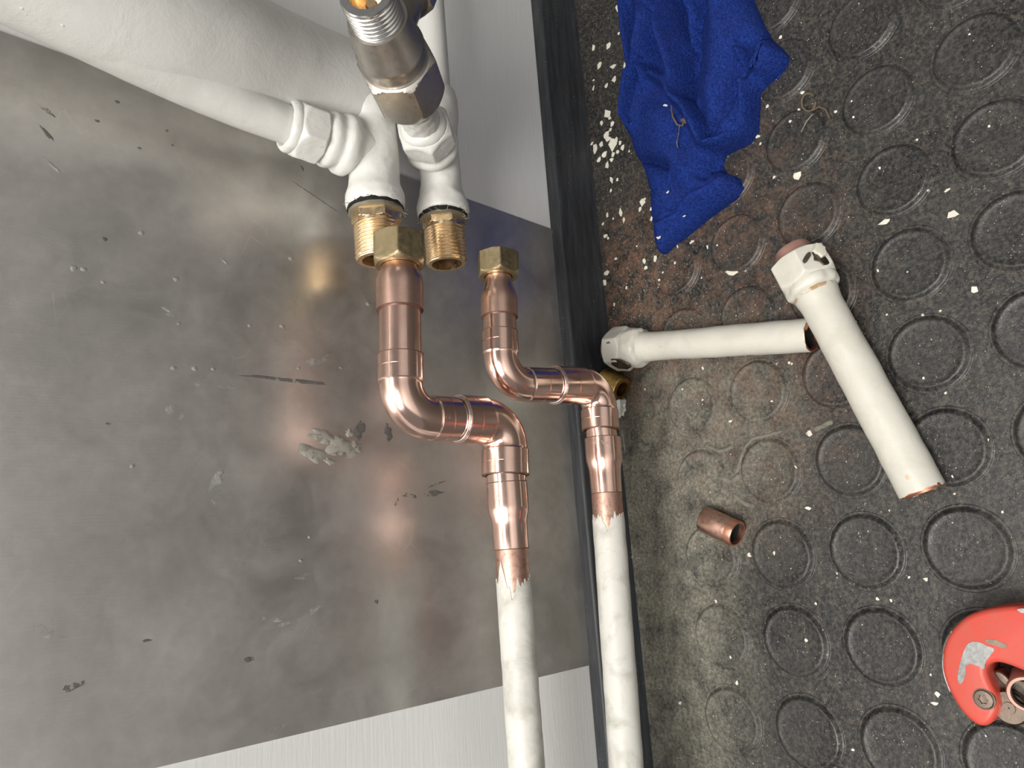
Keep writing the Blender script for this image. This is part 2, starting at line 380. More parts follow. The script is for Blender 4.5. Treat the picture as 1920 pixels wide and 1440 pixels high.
# ------------------------------------------------------------------ painted tees, riser, valve, brass adapters
XA = Vector((1, 0, 0))
def px_axis(a, b, ya, yb=None):
    P = W(a[0], a[1], ya); Q = W(b[0], b[1], yb if yb is not None else ya); return P, (Q - P).normalized(), (Q - P).length
def px_prof(P, D, pts):
    """profile from picture rows: (u, v, width) -> (distance along axis, radius)"""
    out = []
    for u, v, w in pts:
        s = along(P, D, u, v); out.append((s, rad(P + D * s, w)))
    return out
def smooth_prof(pr, n=2):
    """round the steps of a profile like many coats of paint do"""
    pr = fill(pr, .0011)
    for _ in range(n):
        pr = [pr[0]] + [((a[0] + 2 * b[0] + c[0]) / 4, (a[1] + 2 * b[1] + c[1]) / 4) for a, b, c in zip(pr, pr[1:], pr[2:])] + [pr[-1]]
    return pr

D1 = .033
# --- first tee: runs along the wall, its branch points straight up to the riser
P, A, L = px_axis((695, 150), (704, 388), D1)
tee1 = empty('pipe_tee', P + A * .03, 'thickly white-painted pipe tee joined to the tall white riser pipe', 'pipe fitting')
body = px_prof(P, A, [(694, 196, 84), (694, 197, 108), (696, 214, 112), (697, 228, 104), (698, 238, 92), (701, 345, 95), (702, 355, 99), (703, 368, 110), (704, 384, 112), (704, 392, 106), (704, 394, 84)])
b1 = lathe('tee_body', P, A, smooth_prof([(body[0][0], .002)] + body + [(body[-1][0], .012)]), M_paint, tee1, 72, lump=.0004, lf=140, cap=(True, True))
pl = px_prof(P, A, [(690, 118, 70), (690, 121, 88), (691, 140, 98), (692, 160, 100), (693, 176, 96), (694, 184, 78), (694, 200, 78)])
lathe('end_plug', P, A, smooth_prof([(pl[0][0], .002)] + pl), M_paint, tee1, 64, lump=.0008, lf=120)
C1 = W(699, 290, D1)
UP = Vector((-.02, 0.0, 1)).normalized()
s0 = along(C1, UP, 646, 276)
br = [(s0 - .030, rad(C1, 84)), (s0 - .008, rad(C1, 86)), (s0 - .006, rad(C1, 100)), (s0 - .004, rad(C1, 113)), (s0 + .003, rad(C1, 115)), (s0 + .005, rad(C1, 108)), (s0 + .006, rad(C1, 92)), (s0 + .010, rad(C1, 86)), (s0 + .022, rad(C1, 84))]
br = px_prof(C1, UP, [(690, 290, 84), (664, 282, 86), (656, 279, 104), (650, 277, 114), (638, 273, 116), (633, 271, 108), (630, 270, 98), (620, 267, 104), (612, 265, 106), (606, 263, 98), (600, 261, 86), (585, 256, 84)])
lathe('branch_collar', C1, UP, smooth_prof(br, 1), M_paint, tee1, 64, lump=.0005, lf=120)
sa = along(C1, UP, 600, 260); sb = along(C1, UP, 548, 243)
hexnut('union_nut', C1 + UP * sa, UP, sb - sa, rad(C1 + UP * sa, 112), .006, M_paint, tee1, .35, .0005, .16, .30)
rl_ = rad(C1 + UP * sb, 98); ri_ = rad(C1 + UP * sb, 70)
lathe('nut_lip', C1 + UP * (sb - .001), UP, smooth_prof([(-.002, ri_ * .9), (0, rl_), (.0035, rl_), (.0055, rl_ * .93), (.0062, rl_ * .82), (.0045, ri_ * 1.02), (.0, ri_ * .96)], 1), M_paint, tee1, 64, lump=.0005, lf=130, cap=(False, False))
# --- wide riser: a stout white pipe that cranks in towards the wall at its foot, behind the union nut
RP = [(.200, .017, -.0910, .0347), (.255, .0175, -.0907, .0347), (.285, .0235, -.0872, .0342), (.320, .0345, -.0810, .0337), (.355, .0415, -.0788, .0335), (.41, .048, -.0834, .0335), (.60, .060, -.1020, .0335), (1.2, .060, -.1020, .0335), (1.3, .060, -.1020, .0335)]
def riser_at(z):
    for i in range(len(RP) - 1):
        a, b = RP[i], RP[i + 1]
        if a[0] <= z <= b[0]:
            p, q = RP[max(0, i - 1)], RP[min(len(RP) - 1, i + 2)]; h = b[0] - a[0]; t = (z - a[0]) / h; out = []
            for k in (1, 2, 3):      # cubic Hermite through the cranks
                m0 = (b[k] - p[k]) / (b[0] - p[0]) * h; m1 = (q[k] - a[k]) / (q[0] - a[0]) * h
                out.append((2 * t**3 - 3 * t * t + 1) * a[k] + (t**3 - 2 * t * t + t) * m0 + (3 * t * t - 2 * t**3) * b[k] + (t**3 - t * t) * m1)
            return Vector((out[1], out[0], z)), out[2]
riser = empty('riser_pipe', riser_at(.226)[0], 'wide smooth white-painted pipe rising up the wall behind the union nut', 'pipe')
zs = [.226 + .004 * k for k in range(60)] + [.47 + .05 * k for k in range(15)]
sweep('pipe', [(riser_at(.2265)[0], riser_at(.2265)[1] * .86), (riser_at(.2275)[0], riser_at(.2275)[1] * .96)] + [riser_at(z) for z in zs[1:]], M_riser, riser, 96, 50, lump=.0002, lf=60)
f0 = C1 + UP * (sb - .004); HB = .125
stub = []
for k in range(41):
    t = k / 40; e = t**3 * (10 - 15 * t + 6 * t * t); e = .5 * e + .5 * t * t * (3 - 2 * t); z_ = f0.z + HB * t; c_, r_ = riser_at(max(z_, .2))
    p = f0.lerp(c_, e); p.z = z_; stub.append((p, ri_ + (r_ * .985 - ri_) * e))
sweep('foot_branch', stub, M_riser, riser, 72, 60, lump=.0002)
for ob in riser.children:
    for v_ in ob.data.vertices: v_.co.y = max(v_.co.y, .0016)          # its back is flat against the wall
def riser_hit(u, v):
    d = ray(u, v).normalized(); t = .2
    while t < .8:
        p = CAM + d * t
        if .226 < p.z < 1.19:
            c, r = riser_at(p.z)
            if math.hypot(p.x - c.x, p.y - c.y) < r: return p, Vector((p.x - c.x, p.y - c.y, 0)).normalized()
        t += .0005
    return None
for (u, v, w) in [(50, 26, 11), (42, 15, 12), (32, 12, 9), (300, 143, 9), (298, 152, 7), (425, 178, 7), (434, 186, 5), (410, 190, 6), (118, 48, 5), (236, 60, 4), (520, 130, 5), (445, 185, 4)]:
    hit = riser_hit(u, v)
    if hit:
        c, nrm = hit; q = rad(c, w)
        lathe('paint_run', c - nrm * q * .2, nrm, [(0, q * 1.6), (q * .25, q * 1.2), (q * .42, q * .8), (q * .55, q * .4), (q * .58, q * .05)], M_riser, riser, 20, angle=80, lump=.0003)

# --- second tee, lower on the wall; its branch leans out to the chrome valve
P2, A2, L2 = px_axis((812, 130), (831, 400), D1)
tee2 = empty('pipe_tee', P2 + A2 * .03, 'thickly white-painted pipe tee below the chrome valve, nearest the skirting', 'pipe fitting')
body = px_prof(P2, A2, [(815, 172, 62), (816, 176, 76), (817, 196, 84), (818, 216, 84), (819, 232, 78), (821, 250, 74), (826, 345, 76), (828, 362, 80), (829, 378, 92), (830, 392, 98), (831, 404, 98), (831, 408, 78)])
lathe('tee_body', P2, A2, smooth_prof([(body[0][0], .002)] + body + [(body[-1][0], .010)]), M_paint, tee2, 64, lump=.0006, lf=110)
ta = along(P2, A2, 816, 178); tb = along(P2, A2, 806, -60)
sweep('back_pipe', [(P2 + A2 * (ta + (tb - .35 - ta) * k / 30), rad(P2, 60)) for k in range(31)], M_riser, tee2, 48, lump=.0002)
C2 = W(821, 300, D1); EL = math.radians(46.5)
VD = Vector((0, math.cos(EL), math.sin(EL)))
def vs_(u, v): return along(C2, VD, u, v)
cl = px_prof(C2, VD, [(818, 312, 70), (812, 322, 74), (808, 318, 96), (806, 313, 102), (803, 305, 102), (800, 299, 92), (797, 292, 88)])
cl = []
for s, w in [(.004, 72), (.012, 76), (.0135, 92), (.015, 100), (.019, 101), (.021, 92), (.022, 86), (.028, 84)]: cl.append((s, rad(C2 + VD * s, w)))
lathe('branch_collar', C2, VD, smooth_prof(cl, 1), M_paint, tee2, 64, lump=.0005, lf=120)
hexnut('union_nut', C2 + VD * .0235, VD, .0165, rad(C2 + VD * .03, 110), .006, M_paint, tee2, .2, .0005, .2, .30)
lathe('nut_lip', C2 + VD * .039, VD, smooth_prof([(0, .004), (0, rad(C2 + VD * .04, 92)), (.003, rad(C2 + VD * .04, 88)), (.006, rad(C2 + VD * .04, 72)), (.0066, .004)]), M_paint, tee2, 64, lump=.0005)

# --- chrome valve body screwed onto the second tee
V0 = C2 + VD * .044
valve = empty('radiator_valve', V0, 'grey nickel valve with open threaded mouth leaning out from white tee', 'valve')
def rv(s, w): return rad(C2 + VD * s, w)
lathe('neck', C2, VD, [(.040, rv(.04, 64)), (.062, rv(.06, 68)), (.068, rv(.06, 76)), (.074, rv(.07, 80)), (.074, .004)], M_chrome, valve, 48)
lathe('paint_residue', C2, VD, smooth_prof([(.0415, rv(.04, 68)), (.052, rv(.052, 72)), (.0560, rv(.056, 72)), (.0585, rv(.058, 68))]), M_paint, valve, 64, lump=.0009, lf=200, cap=(False, False))
hexnut('hex_body', C2 + VD * .070, VD, .032, rv(.086, 150), .006, M_chrome, valve, .40, 0, .34, .10)
lathe('hex_taper', C2, VD, [(.066, rv(.066, 84)), (.0725, rv(.07, 124)), (.0725, .01)], M_chrome, valve, 48)
lathe('barrel', C2, VD, [(.098, .005), (.098, rv(.1, 118)), (.101, rv(.1, 125)), (.106, rv(.106, 126)), (.109, rv(.109, 130)), (.111, rv(.111, 133)), (.1130, rv(.113, 132)), (.1145, rv(.1145, 126)), (.129, rv(.129, 122)), (.1325, rv(.1325, 116)), (.1325, .005)], M_chrome, valve, 64)
thread('threaded_mouth', C2 + VD * .1315, VD, .0175, rv(.14, 106), rv(.14, 70), M_steel, valve, .0026, .0010)
lathe('brass_seat', C2 + VD * .128, VD, [(0, .002), (.001, rv(.14, 20)), (.006, rv(.14, 28)), (.0065, rv(.14, 66)), (.016, rv(.14, 68.5)), (.016, rv(.14, 69.3)), (0, rv(.14, 69.3))], M_brass, valve, 48)
lathe('brass_spindle', C2 + VD * .129, VD, [(0, rv(.14, 24)), (.012, rv(.14, 24)), (.0135, rv(.14, 18)), (.0135, .0003)], M_brass, valve, 32)
# side outlet with its dark nut, pointing back along the wall
SD = Vector((-.92, .12, -.30)).normalized(); SB = C2 + VD * .120
lathe('side_outlet', SB, SD, [(.006, .0125), (.026, .0125), (.030, .0118), (.030, .003)], M_chrome, valve, 48)
hexnut('side_nut', SB + SD * .026, SD, .016, .0175, .005, M_chrome, valve, .1, 0, .15, .2)

# --- brass adapters screwed into the tees
def adapter(name, a, b, pts_hex, w_thr, w_bore, label):
    P, A, L = px_axis(a, b, D1)
    t = empty(name, P, label, 'adapter', 'brass adapters under the white tees')
    def S(v): return along(P, A, a[0] + (b[0] - a[0]) * (v - a[1]) / (b[1] - a[1]), v)
    vf0, vf1, wf, vh1, wh, vend = pts_hex
    lathe('flange', P, A, [(S(vf0) + .0022, .008), (S(vf0) + .0022, rad(P, wf)), (S(vf1) + .0004, rad(P, wf + 1)), (S(vf1) + .0008, rad(P, wf - 4)), (S(vf1) + .0008, .008)], M_flange, t, 48, lump=.0003, lf=300)
    lathe('gap_shade_ring', P, A, [(S(vf0) - .004, .008), (S(vf0) - .004, rad(P, wf + 1)), (S(vf0) + .0022, rad(P, wf + 3)), (S(vf0) + .0024, .008)], M_black, t, 48, lump=.0008, lf=260)  # black ring paints in the shade of the gap under the tee bead
    hexnut('hex_collar', P + A * S(vf1), A, S(vh1) - S(vf1), rad(P, wh), .008, M_brass, t, .18, 0, .04, .25)
    lathe('shank', P, A, [(S(vh1) - .001, rad(P, w_bore)), (S(vh1) - .001, rad(P, w_thr - 5)), (S(vh1) + .003, rad(P, w_thr - 5)), (S(vh1) + .003, rad(P, w_bore))], M_brass, t, 48, cap=(False, False))
    thread('thread', P + A * (S(vh1) + .0015), A, S(vend) - S(vh1) - .0015, rad(P, w_thr), rad(P, w_bore), M_brass, t, .0023, .0011)
    lathe('bore_end', P + A * (S(vh1) - .002), A, [(0, .0005), (0, rad(P, w_bore) * .98)], M_brass_old, t, 32, cap=(True, False))
    return t
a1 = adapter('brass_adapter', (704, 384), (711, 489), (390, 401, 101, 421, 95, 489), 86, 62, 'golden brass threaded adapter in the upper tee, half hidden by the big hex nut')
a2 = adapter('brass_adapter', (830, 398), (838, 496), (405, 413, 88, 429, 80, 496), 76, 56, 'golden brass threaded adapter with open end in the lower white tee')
# frayed jointing fibre at both joints
for t, (u, v), rr in ((a1, (704, 392), 52), (a2, (830, 409), 44)):
    for k in range(26):
        an = random.uniform(-2.6, 2.2); base = W(u, v, D1); r0 = rad(base, rr * 2) * random.uniform(.92, 1.0)
        d1 = Vector((random.uniform(-.3, .9), math.cos(an), math.sin(an))).normalized()
        p = base + Vector((random.uniform(-.002, .003), math.cos(an) * r0, math.sin(an) * r0))
        q = Vector((random.uniform(-1, 1), random.uniform(-1, 1), random.uniform(-1, 1))) * .0018
        sweep('fibre', [(p, .00018), (p + d1 * .0015 + q * .4, .00018), (p + d1 * .003 + q, .0001)], M_jute, t, 5)

# ------------------------------------------------------------------ new copper runs
def arc_path(Pa, Pb, Pc, Rb, n=14):
    """points of a fillet of radius Rb at corner Pb between Pa and Pc"""
    d0 = (Pa - Pb).normalized(); d1 = (Pc - Pb).normalized(); ang = d0.angle(d1)
    tl = Rb / math.tan(ang / 2); bis = (d0 + d1).normalized(); cen = Pb + bis * (Rb / math.sin(ang / 2))
    s = Pb + d0 * tl; e = Pb + d1 * tl; out = []
    a = s - cen; b = e - cen; th = a.angle(b)
    for k in range(n + 1):
        f = k / n; out.append(cen + (a * math.sin((1 - f) * th) + b * math.sin(f * th)) / math.sin(th))
    return out
def socket(P, D, L, r, rin):
    """short bell of a fitting: from the mouth at P along D"""
    return [(P, rin), (P + D * .00003, r), (P + D * .0006, r), (P + D * (L * .45), r), (P + D * (L * .45 + .00005), r - .00035), (P + D * (L * .45 + .0004), r - .00035), (P + D * (L * .45 + .00045), r), (P + D * (L - .0007), r), (P + D * L, r * .955)]
def elbow(name, Pa, Pb, Pc, La, Lc, r, rt, Rb, parent):
    """Pa, Pc: mouths of the sockets; Pb: corner"""
    da = (Pb - Pa).normalized(); dc = (Pb - Pc).normalized()
    tl = Rb / math.tan((Pa - Pb).angle(Pc - Pb) / 2); La = (Pb - Pa).length - tl - .0006; Lc = (Pb - Pc).length - tl - .0006
    path = socket(Pa, da, La, r, rt)
    arc = arc_path(Pa, Pb, Pc, Rb); rb = r * .945
    path += [(p, rb) for p in arc]
    path += list(reversed(socket(Pc, dc, Lc, r, rt)))
    return sweep(name, path, M_cu, parent, 48, 30, caps=False)
def emboss(txt, P, D, r, side, size, parent, mat, spin=0.0, depth=.00012):
    """raised lettering wrapped on a tube of radius r about axis D, centred on direction side"""
    cu = bpy.data.curves.new('mark', 'FONT'); cu.body = txt; cu.size = size; cu.align_x = 'CENTER'; cu.align_y = 'CENTER'; cu.extrude = depth
    to = bpy.data.objects.new('mark', cu); COL.objects.link(to)
    dg = bpy.context.evaluated_depsgraph_get(); me0 = to.evaluated_get(dg).to_mesh()
    vs0 = [v.co.copy() for v in me0.vertices]; fs = [tuple(p.vertices) for p in me0.polygons]
    to.evaluated_get(dg).to_mesh_clear(); bpy.data.objects.remove(to); bpy.data.curves.remove(cu)
    e1 = (side - D * side.dot(D)).normalized(); e2 = D.cross(e1); V = []
    c, s = math.cos(spin), math.sin(spin)
    for v in vs0:
        x, y = v.x * c - v.y * s, v.x * s + v.y * c
        t = x / r; rr = r + v.z; V.append(P + D * y + (e1 * math.cos(t) + e2 * math.sin(t)) * rr)
    return mk('stamped_mark', V, fs, mat, parent, 40)
def zig_paint(name, P, D, L, r, parent, seed, front, notch=.008):
    """painted skin over an old copper pipe; its starting edge is ragged"""
    a, e1, e2 = basis(D); seg = 180; V = []; Fc = []; rows = 120
    fd = (front - a * front.dot(a)).normalized(); ft = math.atan2(fd.dot(e2), fd.dot(e1))
    st = []
    for k in range(seg):
        t = 2 * math.pi * k / seg; dt = (t - ft + math.pi) % (2 * math.pi) - math.pi
        j = noise.noise(Vector((math.cos(t) * 2.2, math.sin(t) * 2.2, seed))) * .005 + noise.noise(Vector((math.cos(t) * 7, math.sin(t) * 7, seed))) * .004 + noise.noise(Vector((math.cos(t) * 22, math.sin(t) * 22, seed))) * .0016
        st.append(.004 + j + notch * math.exp(-((dt - .12) / .22) ** 2) - (.012 * math.exp(-((dt - .72) / .2) ** 2) if seed == 3 else 0))
    for i in range(rows + 1):
        for k in range(seg):
            t = 2 * math.pi * k / seg; s = st[k] + (L - st[k]) * (i / rows) ** 1.6
            rr = r * .995 if i == 0 else r + .00045
            p = P + D * s + (e1 * math.cos(t) + e2 * math.sin(t)) * rr
            if i: p += (e1 * math.cos(t) + e2 * math.sin(t)) * .00022 * noise.noise(p * 120)
            V.append(p)
    for i in range(rows):
        for k in range(seg): Fc.append((i * seg + k, i * seg + (k + 1) % seg, (i + 1) * seg + (k + 1) % seg, (i + 1) * seg + k))
    return mk(name, V, Fc, M_old, parent, 45)

def copper_run(name, y, nut, tail, tube_w, el1_mouth, el_w, corner1, corner2, el2_end, red, low0, low1, low_w, label, marks, seed, Rb):
    (nu, nv, nw, nv0, nv1) = nut
    C_1 = W(*corner1, y); N0 = W(nu, nv, y); A = (C_1 - N0).normalized()
    t = empty(name, N0, label, 'copper pipe', 'new copper pipe runs waiting to be joined')
    def up(pts): return px_prof(N0, A, pts)
    def on(v): 
        f = (v - nv) / (corner1[1] - nv); return along(N0, A, nu + (corner1[0] - nu) * f, v)
    s0, s1 = on(nv0), on(nv1)
    rn = rad(N0, nw / 2 * 2) 
    hn = hexnut('union_nut', N0 + A * s0, A, s1 - s0, rn, rad(N0, tail[0][1]) * 1.06, M_nut, t, nut_phase[seed], 0, .06, .22)
    lathe('copper_lining', N0, A, [(s0 - .0012, rad(N0, tail[0][1]) * .8), (s0 - .0012, rad(N0, tail[0][1]) * 1.18), (s0 + .001, rad(N0, tail[0][1]) * 1.2), (s0 + .001, rad(N0, tail[0][1]) * .8), (s0 - .0012, rad(N0, tail[0][1]) * .8)], M_cu_dull, t, 40, cap=(False, False))
    pr = [(on(v), rad(N0 + A * on(v), w)) for v, w in tail]
    step = pr[-1]
    pr = [(s0 + .002, pr[0][1])] + pr
    prs = smooth_prof(pr, 3) + [(step[0], step[1] - .0007)]
    lathe('tail_piece', N0, A, prs, M_cu_dull, t, 56, angle=40)
    def seam(P_, D_, r_): lathe('flux_seam', P_, D_, [(-.00025, r_ * .94), (-.00025, r_ * 1.004), (.00025, r_ * 1.004), (.00025, r_ * .90)], M_flux, t, 48, cap=(False, False))
    seam(N0 + A * step[0], A, step[1])
    # tube between tail and first elbow, both elbows, cross tube
    C_2 = W(*corner2, y); E2 = W(*el2_end, y)
    m1 = N0 + A * on(el1_mouth); re = rad(C_1, el_w); rt = re * .925
    sweep('straight_tube', [(N0 + A * (step[0] - .004), rt), (m1 + A * .006, rt)], M_cu, t, 48)
    X = (C_2 - C_1); mid = C_1 + X * .5; xd = X.normalized()
    gap = .0016
    ma = mid - xd * gap + xd * .0; mb = mid + xd * gap
    e1 = elbow('elbow', m1, C_1, ma, 0, 0, re, rt, Rb, t)
    B = (E2 - C_2).normalized()
    e2 = elbow('elbow', mb, C_2, E2, 0, 0, rad(C_2, el_w), rt, Rb * .86, t)
    sweep('cross_tube', [(ma - xd * .004, rt), (mb + xd * .004, rt)], M_cu, t, 48)
    a, q1, q2 = basis(xd)
    ring = [(mid + xd * gap * .6 + (q1 * math.cos(k / 40 * 2 * math.pi) + q2 * math.sin(k / 40 * 2 * math.pi)) * (rt + .0008), .00085) for k in range(41)]
    sweep('solder_ring', ring, M_steel, t, 8, 80, False)
    seam(m1, -A, re); seam(E2, B, rad(C_2, el_w))
    # reducer and old pipe: follow their own axis
    L0 = W(*low0, y); L1 = W(*low1, y); B2 = (L1 - L0).normalized()
    pr = [(along(L0, B2, u, v), rad(L0 + B2 * along(L0, B2, u, v), w)) for u, v, w in red]
    sweep('straight_tube', [(E2 - B * .004, rt), (L0 + B2 * (pr[0][0] + .004), rt)], M_cu, t, 48)
    prs = [(pr[0][0], rt), (pr[0][0] + .00004, pr[0][1])] + smooth_prof([(pr[0][0] + .0006, pr[0][1])] + pr[1:], 2)
    prs += [(prs[-1][0], rad(L0, low_w))]
    seam(L0 + B2 * pr[0][0], -B2, pr[0][1]); seam(L0 + B2 * (prs[-1][0]), B2, prs[-2][1])
    red_o = lathe('reducer', L0, B2, prs, M_cu, t, 56, angle=40, cap=(False, False))
    sR = prs[-1][0]; rl = rad(L0, low_w)
    Lend = .62
    sweep('old_pipe', [(L0 + B2 * (sR - .006), rl), (L0 + B2 * Lend, rl)], M_cu_old, t, 48)
    zig_paint('pipe_paint', L0 + B2 * (sR + marks['paint']), B2, Lend - sR - marks['paint'], rl, t, seed, (CAM - L0), marks.get('notch', .008))
    return t, dict(C1=C_1, C2=C_2, X=xd, A=A, B=B, B2=B2, re=re, mid=mid, L0=L0, pr=pr, e1=e1, e2=e2, red=red_o)
nut_phase = {3: .60, 4: .58}
t1, g1 = copper_run('copper_pipe_run', .062, (749, 472, 106, 444, 500), [(497, 66), (507, 71), (520, 84), (532, 88), (560, 88), (582, 87.5)], 82, 666, 88,
    (752, 781), (946, 790), (948, 891), [(950, 905, 76), (953, 955, 77), (954, 962, 75), (955, 972, 68), (956, 980, 66.5), (958, 1029, 66)], (950, 905), (987.5, 1440), 61,
    'larger upper copper pipe run with big hex nut and two elbows, ending in cream pipe', {'paint': .013, 'notch': .010}, 3, .0172)
t2, g2 = copper_run('copper_pipe_run', .064, (934, 498, 84, 478, 520), [(519, 50), (530, 50), (540, 57), (552, 66), (562, 69), (595, 68.5)], 64, 623, 69,
    (940, 720), (1122, 724), (1126, 806), [(1128, 822, 67.5), (1131, 858, 68.5), (1132, 866, 67), (1133, 876, 61), (1134, 884, 59), (1136, 925, 57.5)], (1130, 822), (1174.5, 1440), 56,
    'smaller copper pipe run beside the skirting with small hex nut and two elbows', {'paint': .011, 'notch': .008}, 4, .0158)
fr = lambda P: (CAM - P).normalized()
# stamped marks on the copper fittings
def front_of(P): return (CAM - P).normalized()
q = g1['C1'] + g1['X'] * .022; emboss('22', q, g1['X'], g1['re'], front_of(q) + Vector((-.1, 0, 0)), .0042, g1['e1'], M_cu, -math.pi / 2)
q = g1['mid'] + g1['X'] * .008; emboss('22', q, g1['X'], g1['re'], front_of(q) + Vector((-.2, 0, 0)), .0036, g1['e2'], M_cu, -math.pi / 2)
q = g1['L0'] + g1['B2'] * .008; emboss('(2)', q, g1['B2'], g1['pr'][0][1], front_of(q) + Vector((0, -.25, .55)), .0045, g1['red'], M_cu_old, math.pi / 2)
q = g2['L0'] + g2['B2'] * .0045; emboss('(R) Vie', q, g2['B2'], g2['pr'][0][1], front_of(q) + Vector((0, -.05, .15)), .0040, g2['red'], M_cu_old, math.pi)
q = g2['mid'] + g2['X'] * .009; emboss('22', q, g2['X'], g2['re'], front_of(q) + Vector((-.1, 0, 0)), .0034, g2['e2'], M_cu, -math.pi / 2)

# ------------------------------------------------------------------ loose cut pipes on the floor
def loose_pipe(name, a, za, b, zb, w, nut_pts, label, bare, seed):
    P = FL(a[0], a[1], za); Q = FL(b[0], b[1], zb); A = (Q - P).normalized(); L = (Q - P).length
    t = empty(name, P, label, 'cut pipe', 'old cut pipe ends on the floor')
    r = rad(P + A * L * .6, w)
    def S(u, v): return along(P, A, u, v)
    n0, n1, wn, f1, wf, c0, wc = nut_pts          # nut start, nut end, nut width, collar end, collar width, copper tail start, its width
    s0, s1, s2 = S(*n0), S(*n1), S(*f1)
    # outer painted tube with a slightly ragged saw cut, copper wall inside
    seg = 56; ax, e1, e2 = basis(A); V = []; Fc = []
    rows = [(s1 - .002, r * 1.02)] + [(s1 + (L - s1) * k / 40, r) for k in range(41)]
    for i, (s, rr) in enumerate(rows):
        for k in range(seg):
            tt = 2 * math.pi * k / seg; n_ = e1 * math.cos(tt) + e2 * math.sin(tt)
            fl = 1 + .10 * math.exp(-((s - s2) / .006) ** 2)
            p = P + A * s + n_ * rr * fl
            p += n_ * .00035 * noise.noise(p * 90) + (A * (.0009 * noise.noise(Vector((math.cos(tt) * 2, math.sin(tt) * 2, seed))) + .0005 * noise.noise(Vector((math.cos(tt) * 7, math.sin(tt) * 7, seed)))) if i == len(rows) - 1 else Vector())
            V.append(p)
    for i in range(len(rows) - 1):
        for k in range(seg): Fc.append((i * seg + k, i * seg + (k + 1) % seg, (i + 1) * seg + (k + 1) % seg, (i + 1) * seg + k))
    mk('painted_tube', V, Fc, M_loose, t, 50)
    lathe('cut_edge', P, A, [(L - .0004, r * .985), (L + .0003, r * .96), (L + .0001, r * .86), (L - .004, r * .855), (s1 + .004, r * .85), (s1 + .004, .0003)], M_cu_in, t, 56, cap=(False, False), rf=lambda s, tt, rr: rr)
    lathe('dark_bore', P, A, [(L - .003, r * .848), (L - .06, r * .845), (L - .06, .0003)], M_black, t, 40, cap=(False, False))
    hexnut('union_nut', P + A * s0, A, s1 - s0, rad(P, wn), .004, M_loose, t, .25 + seed, .0004, .10, .22)
    lathe('paint_collar', P, A, smooth_prof([(s1 - .0015, r * .9), (s1 - .001, rad(P, wf)), (s2 - .002, rad(P, wf)), (s2, rad(P, wf) * .93), (s2 + .0012, r)]), M_loose, t, 56, lump=.0009, lf=170)
    sc = S(*c0)
    lathe('copper_tail', P, A, [(sc, .0004), (sc, rad(P, wc) * .5), (sc - .0003, rad(P, wc) * .8), (sc, rad(P, wc) * .95), (sc + .0012, rad(P, wc)), (s0 + .003, rad(P, wc) * .97)], M_cu_pink, t, 40, lump=.0003)
    return t, P, A, L, r, s0, s1, s2
l1 = loose_pipe('cut_pipe', (1148, 655), .0150, (1522, 628), .0112, 58.5, ((1152, 655), (1182, 653), 84, (1206, 651), 72, (1147, 655), 66), 'shorter cream-painted cut pipe lying against the skirting', 0, 1)
l2 = loose_pipe('cut_pipe', (1484, 466), .0205, (1730, 921), .0128, 79, ((1494, 487), (1520, 532), 112, (1528, 548), 96, (1484, 468), 66), 'longer cream-painted cut pipe lying across the studs with rusty nut', 0, 2)
# rust ring, chipped paint showing metal and the torn flake on the longer pipe
t, P, A, L, r, s0, s1, s2 = l2
lathe('rust_ring', P, A, [(s2 + .0006, r * 1.13), (s2 + .0012, r * 1.155), (s2 + .0022, r * 1.15), (s2 + .0028, r * 1.11)], M_rust, t, 56, lump=.0003, lf=200, cap=(False, False))
def surf_patch(t, P, A, r, u, v, w, h, mat, name, ang=0, lift=.00025, n=12, jag=.5):
    """thin flake wrapped on a tube where the sight line meets it"""
    s = along(P, A, u, v); a = P + A * s; rr = r; d = ray(u, v).normalized()
    # intersect the sight line with the tube
    w0 = CAM - P; dp = d - A * d.dot(A); wp = w0 - A * w0.dot(A)
    qa = dp.dot(dp); qb = 2 * dp.dot(wp); qc = wp.dot(wp) - rr * rr; disc = max(0, qb * qb - 4 * qa * qc)
    X = CAM + d * ((-qb - math.sqrt(disc)) / (2 * qa)); sx = (X - P).dot(A); nrm = (X - P - A * sx).normalized(); tg = A.cross(nrm)
    V = [P + A * sx + nrm * (rr + lift)]; q = rad(X, 1) * 2
    for ring in (1.0, 1.06):
        for i in range(n):
            tt = 2 * math.pi * i / n; k = (1 + jag * noise.noise(Vector((math.cos(tt) * 1.7 + u, math.sin(tt) * 1.7, v)))) * ring
            x = w / 2 * q * k * math.cos(tt); y = h / 2 * q * k * math.sin(tt); ca, sa = math.cos(ang), math.sin(ang)
            x, y = x * ca - y * sa, x * sa + y * ca
            al = y / rr; V.append(P + A * (sx + x) + (nrm * math.cos(al) + tg * math.sin(al)) * (rr + (lift if ring == 1 else -.0004)))
    Fc = [(0, 1 + i, 1 + (i + 1) % n) for i in range(n)] + [(1 + i, 1 + n + i, 1 + n + (i + 1) % n, 1 + (i + 1) % n) for i in range(n)]
    return mk(name, V, Fc, mat, t, 60)
surf_patch(t, P, A, r, 1701, 895, 9, 7, M_cu_in, 'bare_spot')
surf_patch(t, P, A, r, 1760, 908, 8, 6, M_cu_in, 'burr')
rn = rad(P, 104)
surf_patch(t, P, A, rn, 1544, 480, 34, 40, M_steel_dk, 'bare_nut_face', 0, .0004, 14, .4)
surf_patch(t, P, A, rn, 1534, 470, 30, 24, M_chip, 'torn_paint_flake', .6, .0022, 11, .6)
surf_patch(t, P, A, rn, 1512, 484, 26, 9, M_steel_dk, 'bare_nut_face', .9, .0007, 12, .4)
t, P, A, L, r, s0, s1, s2 = l1
rn = rad(P, 80)
surf_patch(t, P, A, rn, 1163, 684, 38, 26, M_steel_dk, 'bare_nut_face', .5, .0006, 14, .4)
